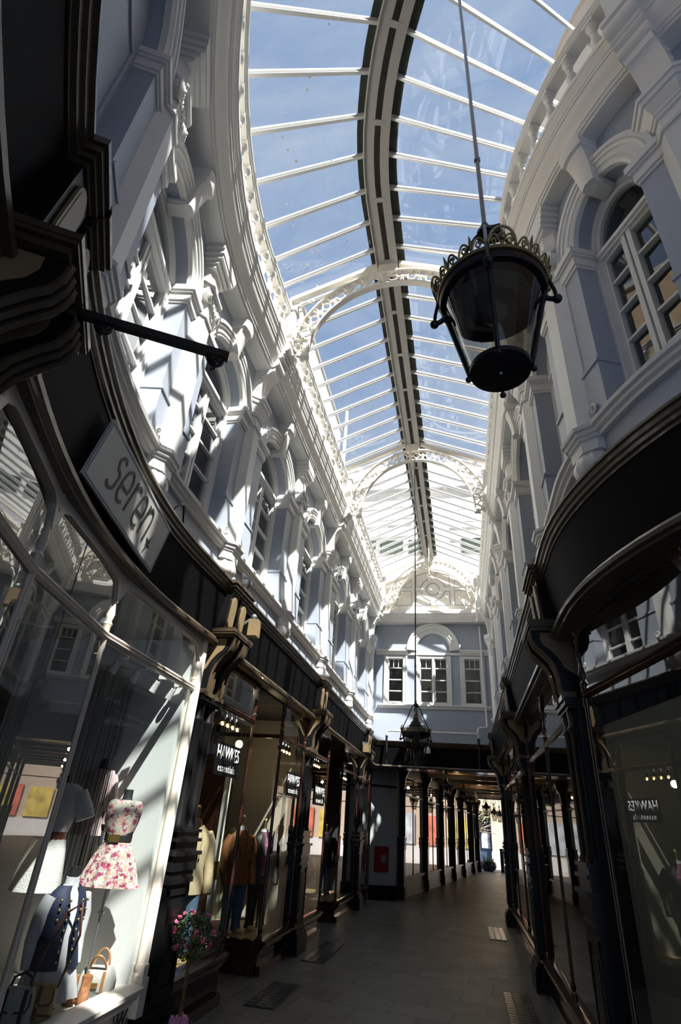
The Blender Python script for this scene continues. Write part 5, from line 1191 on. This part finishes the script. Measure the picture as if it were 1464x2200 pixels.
# ---------------------------------------------------------------- passage beyond the end wall
YE = 33.0
def lx_(y): return -1.80 + (y - 16.9) * 0.1500
def rx_(y): return 1.05 + (y - 16.5) * 0.150
CEIL = mat('passage_ceiling_paint', (0.34, 0.29, 0.23), 0.5); BEAM = mat('passage_beam_varnish', (0.15, 0.09, 0.05), 0.35)
def quadslab(x0, x1, y0, y1, z0, z1):
    mb = MB(); mb.ring_faces([[(lx_(y) + x0, y, z), (rx_(y) + x1, y, z), (rx_(y) + x1, y, z + (z1 - z0)), (lx_(y) + x0, y, z + (z1 - z0))] for y, z in ((y0, z0), (y1, z0))]); return mb
struct(quadslab(-1.4, 1.4, YB - 0.05, YE, 3.25, 3.45).build('ceiling', CEIL, smooth=0), 'low panelled ceiling of the passage', 'ceiling')
for k in range(9):
    y = YB + 0.5 + 1.85 * k
    tag(quadslab(-0.3, 0.3, y, y + 0.16, 3.13, 3.25).build('ceiling_beam', BEAM, smooth=0), 'dark varnished beam across the passage ceiling, %s from its mouth' % ORD[k], 'beam', 'passage ceiling beams')
DL = mat('lit_downlight', (1, 0.9, 0.7), 0.4, emit=(1.0, 0.78, 0.48), estr=3.0)
dl = None
for i, (x, y) in enumerate(((-1.15, 17.25), (0.08, 17.25), (-0.8, 19.9), (0.42, 19.9), (-0.42, 23.6), (0.85, 23.6), (0.2, 27.3), (1.4, 27.3), (0.7, 30.8), (1.6, 30.8))):
    lab = 'small lit downlight in the passage ceiling, %s in order from the mouth' % ORD[i]
    if dl is None:
        dl = thing('downlight', lab, 'light', (x, y, 3.25), 0, 'passage downlights')
        m = MB(); m.lathe([(0.062, 0.0), (0.085, 0.0), (0.085, -0.015), (0.062, -0.012)], n=16); m.build('bezel', CREAM, dl, local=True)
        m = MB(); m.lathe([(0.002, -0.006), (0.06, -0.006), (0.06, -0.012), (0.002, -0.012)], n=16); m.build('lens', DL, dl, local=True)
    else: dup(dl, (x, y, 3.25), 0, lab)
# left side: columns, windows, first blank panel with a red poster
mb = MB(); mb.ring_faces([[(-2.45, 16.45, z), (lx_(16.9), 16.85, z), (lx_(16.9), 16.95, z), (-2.45, 16.55, z)] for z in (0.30, 3.25)])
tag(mb.build('wall_board', mat('grey_board', (0.34, 0.36, 0.37), 0.6), smooth=0), 'pale grey board closing the left corner of the passage mouth', 'panel')
mb = MB(); mb.ring_faces([[(-2.45, 16.42, z), (lx_(16.9) + 0.02, 16.82, z), (lx_(16.9) + 0.02, 16.95, z), (-2.45, 16.55, z)] for z in (0.0, 0.31)])
struct(mb.build('baseboard_left', BLACK, smooth=0), 'black skirting under the grey board', 'baseboard')
mb = MB()
def bp(u, z, o=0.0): 
    x = -2.45 + (lx_(16.9) + 2.45) * u; y = 16.45 + 0.40 * u - o; return (x, y, z)
rt = thing('wall_poster', 'dark red poster panel on the grey board at the passage mouth', 'poster', bp(0.45, 0.85, 0.02))
mb.ring_faces([[bp(0.18, 0.60, o), bp(0.72, 0.60, o), bp(0.72, 1.16, o), bp(0.18, 1.16, o)] for o in (0.005, 0.03)]); mb.build('panel', mat('dark_red_poster', (0.22, 0.012, 0.018), 0.5), rt, smooth=0)
mb = MB(); mb.ring_faces([[bp(0.43, 0.80, o), bp(0.62, 0.80, o), bp(0.62, 0.97, o), bp(0.43, 0.97, o)] for o in (0.03, 0.035)]); mb.build('notice', mat('grey_notice', (0.25, 0.2, 0.2), 0.6), rt, smooth=0)
mb = MB(); mb.ring_faces([[bp(0.0, 2.55, o), bp(1.0, 2.55, o), bp(1.0, 2.60, o), bp(0.0, 2.60, o)] for o in (0.0, 0.03)]); struct(mb.build('trim_12', IRON, smooth=0), 'dark rail across the grey board', 'moulding')
COLY = [17.25, 20.3, 23.0, 25.4, 27.8, 30.6, 32.6]
def passage_column(x, y, lab, proto=[None]):
    if proto[0] is None:
        r = thing('passage_column', lab, 'column', (x, y, 0), 0, 'black columns of the passage')
        m = MB(); m.box((-0.17, -0.17, 0), (0.17, 0.17, 0.28)); m.build('base', BLACK, r, local=True)
        m = MB(); m.box((-0.13, -0.13, 0.28), (0.13, 0.13, 1.1)); m.box((-0.15, -0.15, 1.1), (0.15, 0.15, 1.16)); m.box((-0.17, -0.17, 1.2), (0.17, 0.17, 1.26)); m.box((-0.15, -0.15, 1.16), (0.15, 0.15, 1.34)); m.box((-0.165, -0.165, 1.34), (0.165, 0.165, 1.39)); m.build('pedestal', BLACK, r, local=True)
        m = MB(); m.box((-0.10, -0.10, 1.39), (0.10, 0.10, 3.25)); m.lathe([(0.05, 1.4), (0.05, 2.5), (0.065, 2.52), (0.065, 2.56)], (0.10, 0, 0), 10); m.build('shaft', BLACK, r, local=True)
        m = MB(); m.prism([(u, v) for u, v in SC] + [(0.0, 3.13), (0.0, 2.58)], -0.08, 0.08, lambda u, v, w: (u, w, v)); m.box((-0.16, -0.16, 3.12), (0.16, 0.16, 3.25)); m.build('bracket', BLACK, r, local=True)
        proto[0] = r; r.rotation_euler = (0, 0, -0.15); r.scale = (0.66, 0.66, 1); return r
    return dup(proto[0], (x, y, 0), -0.15, lab)
for i, y in enumerate(COLY): passage_column(lx_(y) + 0.05, y, 'black column along the left of the passage, %s from its mouth' % ORD[i])
for i in range(len(COLY) - 1):
    y0, y1 = COLY[i] + 0.15, COLY[i + 1] - 0.15
    rt = thing('passage_window', 'tall shop window on the left of the passage, %s from its mouth' % ORD[i], 'shop window', (lx_((y0 + y1) / 2), (y0 + y1) / 2, 0), 0, 'passage windows')
    F = lambda p: (lx_(p[0]) + p[1], p[0], p[2])
    mb = MB(F); mb.box((y0, -0.08, 0), (y1, 0.02, 0.42)); mb.box((y0, -0.08, 0.42), (y1, 0.07, 0.47)); mb.box((y0, -0.06, 0.0), (y1, 0.05, 0.08)); mb.build('stall_riser', GREYW if i < 2 else BLACK, rt, smooth=0)
    mb = MB(F); ym = (y0 + y1) / 2
    for y in (ym,): mb.tube([(y, 0.0, 0.45), (y, 0.0, 3.0)], 0.022, 8)
    mb.box((y0, -0.04, 2.42), (y1, 0.04, 2.46)); mb.box((y0, -0.06, 2.92), (y1, 0.06, 3.25)); mb.build('frame', BLACK, rt, smooth=0)
    mb = MB(F); mb.box((y0, -0.004, 0.45), (y1, 0.004, 2.95)); mb.build('pane', GLASS, rt, smooth=0)
mb = MB(lambda p: (lx_(p[0]) + p[1], p[0], p[2])); mb.box((17.0, -1.5, 0), (YE, -1.4, 3.3)); mb.box((YE - 0.1, -1.5, 0), (YE, -0.1, 3.3)); struct(mb.build('wall_passage_left', GREYWALL, smooth=0), 'grey inner wall of the passage shops', 'wall')
for i, y in enumerate((17.2, 20.4, 23.6, 26.6)): passage_column(rx_(y), y, 'black column along the right of the passage, %s from its mouth' % ORD[i])
for i, (y0, y1) in enumerate(((17.35, 20.25), (20.55, 23.45), (23.75, 26.45))):
    rt = thing('passage_window', 'tall shop window on the right of the passage, %s from its mouth' % ORD[i], 'shop window', (rx_((y0 + y1) / 2), (y0 + y1) / 2, 0), 0, 'passage windows')
    F = lambda p: (rx_(p[0]) - p[1], p[0], p[2])
    mb = MB(F); mb.box((y0, -0.08, 0), (y1, 0.02, 0.42)); mb.box((y0, -0.08, 0.42), (y1, 0.06, 0.47)); mb.build('stall_riser', BLACK, rt, smooth=0)
    mb = MB(F); mb.box((y0, -0.04, 2.42), (y1, 0.04, 2.46)); mb.box((y0, -0.06, 2.92), (y1, 0.06, 3.25)); mb.build('frame', BLACK, rt, smooth=0)
    mb = MB(F); mb.box((y0, -0.004, 0.45), (y1, 0.004, 2.95)); mb.build('pane', GLASS, rt, smooth=0)
mb = MB(lambda p: (rx_(p[0]) + p[1], p[0], p[2])); mb.box((YB, 1.4, 0), (26.7, 1.5, 3.3)); mb.box((26.6, 0.1, 0), (26.7, 1.5, 3.3)); struct(mb.build('wall_passage_right', GREYWALL, smooth=0), 'grey inner wall behind the right passage windows', 'wall')

# ---------------------------------------------------------------- street at the far end
PAVE = mat('pale_street_paving', (0.36, 0.33, 0.30), 0.8, var=0.1, scale=2); STUCCO = mat('warm_stucco', (0.52, 0.41, 0.31), 0.8, var=0.04)
mb = MB(); mb.box((-14, YE + 0.2, -0.12), (16, 60, -0.002)); struct(mb.build('ground_street', PAVE, smooth=0), 'sunlit pale paving of the street', 'ground')
sb_ = thing('street_building', 'sunlit cream building across the street with a dark blue shopfront', 'building', (4, 39, 0))
mb = MB(); mb.box((1.55, 39.0, 0), (14, 45, 2.9)); mb.box((-14, 39.0, 2.85), (14, 45, 7.0)); mb.build('wall', STUCCO, sb_, smooth=0)
mb = MB(); mb.box((1.5, 38.97, 0), (14, 39.02, 0.75)); mb.build('plinth', mat('grey_white_plinth', (0.62, 0.60, 0.58), 0.7), sb_, smooth=0)
mb = MB(); mb.box((-14, 39.3, 0), (1.56, 45, 2.86)); mb.build('shopfront', mat('dark_blue_shopfront', (0.02, 0.045, 0.10), 0.5), sb_, smooth=0)
mb = MB(); mb.box((-14, 38.3, 2.62), (1.5, 39.3, 2.80)); mb.build('canopy', BLACK, sb_, smooth=0)
mb = MB(); mb.box((0.95, 39.22, 0.9), (1.45, 39.31, 1.7)); mb.build('window_poster', mat('pale_shop_poster', (0.35, 0.42, 0.55), 0.6, var=0.7, scale=4), sb_, smooth=0)
for i, (x0, x1, z0, z1, c, nm) in enumerate(((2.9, 4.2, 0.8, 2.3, (0.60, 0.45, 0.10), 'yellow'), (4.6, 6.0, 0.8, 2.4, (0.62, 0.16, 0.10), 'red'), (6.4, 8.4, 0.8, 2.5, (0.55, 0.58, 0.62), 'pale grey'))):
    r = thing('street_poster', '%s poster board on the sunlit street building' % nm, 'poster', ((x0 + x1) / 2, 38.95, z0))
    mb = MB(); mb.box((x0, 38.92, z0), (x1, 39.0, z1)); mb.build('board', mat('poster_%s' % nm.replace(' ', '_'), c, 0.6, var=0.5, scale=1.6), r, smooth=0)
r = thing('street_planter', 'dark glossy bowl planter with grasses outside the passage', 'planter', (1.10, 33.9, -0.002))
m = MB(); m.lathe([(0.22, 0), (0.34, 0.08), (0.41, 0.22), (0.40, 0.34), (0.34, 0.43), (0.30, 0.43), (0.30, 0.38), (0.002, 0.37)], n=28); m.build('bowl', mat('dark_glazed_bowl', (0.02, 0.02, 0.022), 0.15), r, local=True)
m = MB()
for k in range(70):
    a = rnd.uniform(0, 6.28); q = rnd.uniform(0, 0.24); L = rnd.uniform(0.15, 0.38); t = rnd.uniform(0.05, 0.25); x, y = q * math.cos(a), q * math.sin(a)
    m.tube([(x, y, 0.36), (x + t * 0.4 * math.cos(a), y + t * 0.4 * math.sin(a), 0.36 + L * 0.7), (x + t * math.cos(a), y + t * math.sin(a), 0.36 + L * 0.95)], [0.009, 0.006, 0.001], 4)
m.build('grasses', mat('grey_green_grass', (0.16, 0.20, 0.09), 0.6, var=0.3), r, local=True)
r = tag(MB().lathe([(0.09, 0), (0.09, 0.95), (0.105, 0.96), (0.105, 1.0), (0.07, 1.03), (0.002, 1.04)], (1.78, 33.6, -0.002), 16).build('bollard', BLACK), 'black bollard on the street at the passage end', 'bollard')
r = thing('street_tree', 'leaning street tree with tangled branches at the passage end', 'tree', (0.45, 36.2, -0.002))
m = MB(); m.tube([(0, 0, 0), (0.05, 0, 0.9), (0.2, 0.1, 1.8), (0.5, 0.1, 2.4), (0.9, 0, 2.8)], [0.11, 0.09, 0.08, 0.06, 0.04], 8)
for k in range(16):
    a = rnd.uniform(-0.4, 1.2); L = rnd.uniform(0.5, 1.2); z0_ = rnd.uniform(1.7, 2.5); m.tube([(0.3, 0.05, z0_), (0.3 + 0.4 * L * math.cos(a), rnd.uniform(-0.3, 0.3), z0_ + 0.35 * L * math.sin(a)), (0.3 + L * math.cos(a), rnd.uniform(-0.5, 0.5), z0_ + 0.7 * L * math.sin(a))], [0.04, 0.03, 0.012], 5)
m.build('trunk', mat('tree_bark_tan', (0.25, 0.19, 0.12), 0.9, var=0.3), r, local=True)
m = MB()
for k in range(260):
    c = Vector((rnd.uniform(-0.4, 1.6), rnd.uniform(-0.6, 0.6), rnd.uniform(2.2, 3.6))); d = Vector((rnd.gauss(0, 1), rnd.gauss(0, 1), rnd.gauss(0, 1))).normalized(); s = d.orthogonal().normalized(); b0 = len(m.v)
    m.v += [tuple(c - d * 0.07), tuple(c + s * 0.03), tuple(c + d * 0.07), tuple(c - s * 0.03)]; m.f += [(b0, b0 + 1, b0 + 2), (b0, b0 + 2, b0 + 3)]
m.build('foliage', mat('street_leaf_green', (0.10, 0.16, 0.06), 0.6, var=0.4), r, local=True, smooth=0)

# ---------------------------------------------------------------- buildings seen through the glass roof, and brick blocks around it
RENDW = mat('white_render', (0.82, 0.80, 0.76), 0.8, var=0.03)
A = thing('neighbour_building', 'white rendered block seen through the left of the glass roof', 'building', (-6, 12, 0))
mb = MB(); mb.box((-8, 10.0, 7.2), (-4.0, 15.9, 14.5)); mb.build('wall', RENDW, A, smooth=0)
mb = MB(); mb.box((-8.05, 9.95, 14.5), (-3.95, 15.95, 14.62)); mb.build('coping', GREYW, A, smooth=0)
m = MB(); m.tube([(-3.85, 16.05, 7.2), (-3.85, 16.05, 15.6)], 0.06, 8); tag(m.build('vent_pole', WHITE), 'thin white pole beside the white block, against the sky', 'pole')
Bd = thing('rear_building', 'tall white building with corrugated top behind the end gable', 'building', (0, 18, 0))
mb = MB(); mb.box((-9, 18.0, 3.6), (9, 30, 13.0)); mb.build('wall', RENDW, Bd, smooth=0)
mb = MB(); nC = 10; pr = []
for k in range(nC * 4 + 1):
    t = k / (nC * 4); pr.append((17.8 + 1.1 * t, 13.0 + 1.9 * t + 0.035 * math.sin(2 * PI * k / 4 + 0.8)))
pr += [(19.1, 14.9), (18.1, 12.98)]
mb.ring_faces([[(x, y, z) for y, z in pr] for x in (-9, 9)]); mb.build('corrugated_cladding', mat('grey_corrugated_steel', (0.62, 0.65, 0.68), 0.45, 0.2), Bd)
mb = MB()
for x0, x1 in ((-4.4, -3.7), (-3.55, -2.8), (-2.65, -1.8), (-1.6, -0.9), (0.3, 1.1), (1.25, 2.1)): mb.box((x0, 17.95, 10.3), (x1, 18.02, 10.85))
mb.build('clerestory_windows', mat('dark_green_glazing', (0.05, 0.07, 0.05), 0.1), Bd, smooth=0)
mb = MB()
for z in (11.4, 11.9): mb.tube([(-5, 17.7, z), (-1.2, 17.7, z + 0.25)], 0.03, 6)
for x in (-3.6, -2.4): mb.tube([(x, 17.72, 10.9), (x, 17.72, 12.2)], 0.03, 6)
for z in (11.4, 11.9): mb.tube([(0.2, 17.7, z), (2.4, 17.7, z)], 0.03, 6)
mb.build('guard_rail', GREYW, Bd)
mb = MB(TR); mb.box((0.6, -0.52, 7.0), (4.1, -0.42, 10.05), 20); mb.box((0.6, -0.54, 10.05), (4.1, -0.40, 10.11), 20); struct(mb.build('wall_parapet', CREAMW), 'cream parapet wall outside the right edge of the roof', 'wall')
BRICK = mat('tan_brick', (0.40, 0.28, 0.17), 0.85, var=0.12, scale=5)
def block(lab, loc, a, b, zc):
    r = thing('neighbour_building', lab, 'building', loc)
    mb = MB(); mb.box(a, b); mb.build('wall', BRICK, r, smooth=0)
    mb = MB(); mb.box((a[0] - 0.06, a[1] - 0.06, zc), (b[0] + 0.06, b[1] + 0.06, zc + 0.15)); mb.build('coping', GREYW, r, smooth=0)
block('unseen brick block added behind the viewer to shade the near left wall', (2, -4, 0), (-7, -9.0, 7.1), (11, -1.6, 12.5), 12.5)  # out of view, added to block sun and sky over the near end
block('unseen brick block added beyond the right wall to cut sky light', (6, 8, 0), (3.9, -1.4, 3.5), (10, 17.5, 13.0), 13.0)  # never in view, added to lower the ambient light from the right
block('low brick building beyond the left wall of the arcade', (-7, 4, 0), (-9, -1.4, 3.5), (-5.2, 9.8, 12.6), 12.6)
# bird droppings on the left panes
m = MB()
for k in range(30):
    s = rnd.uniform(2.3, 5.2); x = rnd.uniform(-2.0, -1.2); r0 = rnd.uniform(0.004, 0.018)
    c = TC((s, x, zroof(x) + 0.011)); m.lathe([(r0, -0.003), (r0 * 0.8, 0.003), (0.001, 0.004)], c, 7)
o = m.build('roof_specks', mat('bird_dropping', (0.66, 0.64, 0.58), 0.8)); o['kind'] = 'stuff'; o['label'] = 'pale bird droppings speckled over the left roof panes'; o['category'] = 'specks'

# pavement light grids beside the shop fronts
PG = mat('pavement_glass_block', (0.06, 0.065, 0.065), 0.25)
for i, (sd, s0, s1, lab) in enumerate((('L', 8.9, 10.4, 'glass-block pavement grid beside the second left pillar'), ('L', 6.7, 7.7, 'glass-block pavement grid before the menswear door'), ('R', 7.3, 8.7, 'glass-block pavement grid beside the right shop window'), ('R', 12.4, 14.0, 'glass-block pavement grid on the right near the passage'))):
    T = TS[sd]; rt = thing('pavement_light', lab, 'pavement grid', T(((s0 + s1) / 2, 0.45, 0.0)))
    mb = MB(T); mb.box((s0, 0.30, -0.01), (s1, 0.62, 0.006)); mb.build('frame', IRON, rt, smooth=0)
    mb = MB(T); n = int((s1 - s0) / 0.1)
    for a in range(n):
        for b in range(3): mb.box((s0 + 0.015 + a * 0.1, 0.315 + b * 0.1, 0.0), (s0 + 0.095 + a * 0.1, 0.395 + b * 0.1, 0.011))
    mb.build('glass_blocks', PG, rt, smooth=0)

# ---------------------------------------------------------------- light, sky, camera
su = bpy.data.lights.new('sun', 'SUN'); su.energy = 17.0; su.angle = math.radians(0.6); su.color = (1.0, 0.965, 0.915)
so = bpy.data.objects.new('sun', su); COL.objects.link(so)
SUN = Vector((-0.50, 0.47, -1.0)).normalized()
so.rotation_euler = SUN.to_track_quat('-Z', 'Y').to_euler(); so.location = (6, -6, 20)
def lamp(loc, e, col=(1, 0.75, 0.45), r=0.05):
    l = bpy.data.lights.new('shop_lamp', 'POINT'); l.energy = e; l.color = col; l.shadow_soft_size = r
    o = bpy.data.objects.new('shop_lamp', l); COL.objects.link(o); o.location = loc
for s, d in ((6.1, -0.3), (8.3, -0.3)): lamp(TL((s, d, 2.4)), 5.0)
for y in (18.5, 23.6, 28.0): lamp((lx_(y) + 1.4, y, 3.0), 9.0)

w = bpy.data.worlds.new('sky'); scene.world = w; w.use_nodes = True
nt = w.node_tree; N, Lk = nt.nodes, nt.links; bg = N['Background']
tc = N.new('ShaderNodeTexCoord'); mp = N.new('ShaderNodeMapping'); mp.inputs['Scale'].default_value = (1.2, 3.2, 2.0); mp.inputs['Rotation'].default_value = (0.2, 0.3, 0.5)
Lk.new(tc.outputs['Generated'], mp.inputs['Vector'])
nz = N.new('ShaderNodeTexNoise'); nz.inputs['Scale'].default_value = 1.6; nz.inputs['Detail'].default_value = 8; nz.inputs['Roughness'].default_value = 0.62; nz.inputs['Distortion'].default_value = 0.6; Lk.new(mp.outputs['Vector'], nz.inputs['Vector'])
cr = N.new('ShaderNodeValToRGB'); cr.color_ramp.elements[0].position = 0.40; cr.color_ramp.elements[1].position = 0.78
cr.color_ramp.elements[0].color = (0.29, 0.40, 0.63, 1); cr.color_ramp.elements[1].color = (0.56, 0.63, 0.76, 1); Lk.new(nz.outputs['Fac'], cr.inputs['Fac'])
Lk.new(cr.outputs['Color'], bg.inputs['Color']); bg.inputs['Strength'].default_value = 1.0

cam = bpy.data.cameras.new('camera'); co = bpy.data.objects.new('camera', cam); COL.objects.link(co)
cam.sensor_fit = 'VERTICAL'; cam.sensor_height = 36.0; cam.lens = 1166.0 / 2200.0 * 36.0; cam.clip_start = 0.02; cam.clip_end = 300
R_ = Vector((0.9788228, 0.1940460, 0.0652076)); U_ = Vector((0.0413993, -0.4995962, 0.8652686)); Fw = Vector((-0.2004794, 0.8442451, 0.4970495))
co.matrix_world = Matrix(((R_.x, U_.x, -Fw.x, 0), (R_.y, U_.y, -Fw.y, 0), (R_.z, U_.z, -Fw.z, 1.6), (0, 0, 0, 1)))
scene.camera = co
scene.view_settings.view_transform = 'Standard'; scene.view_settings.look = 'None'; scene.view_settings.exposure = 0.1; scene.view_settings.gamma = 1.0; scene.view_settings.use_curve_mapping = False
scene.cycles.use_denoising = True; scene.cycles.max_bounces = 10; scene.cycles.diffuse_bounces = 5; scene.cycles.glossy_bounces = 5; scene.cycles.transparent_max_bounces = 24
scene.cycles.sample_clamp_indirect = 6.0; scene.cycles.caustics_reflective = False; scene.cycles.caustics_refractive = False
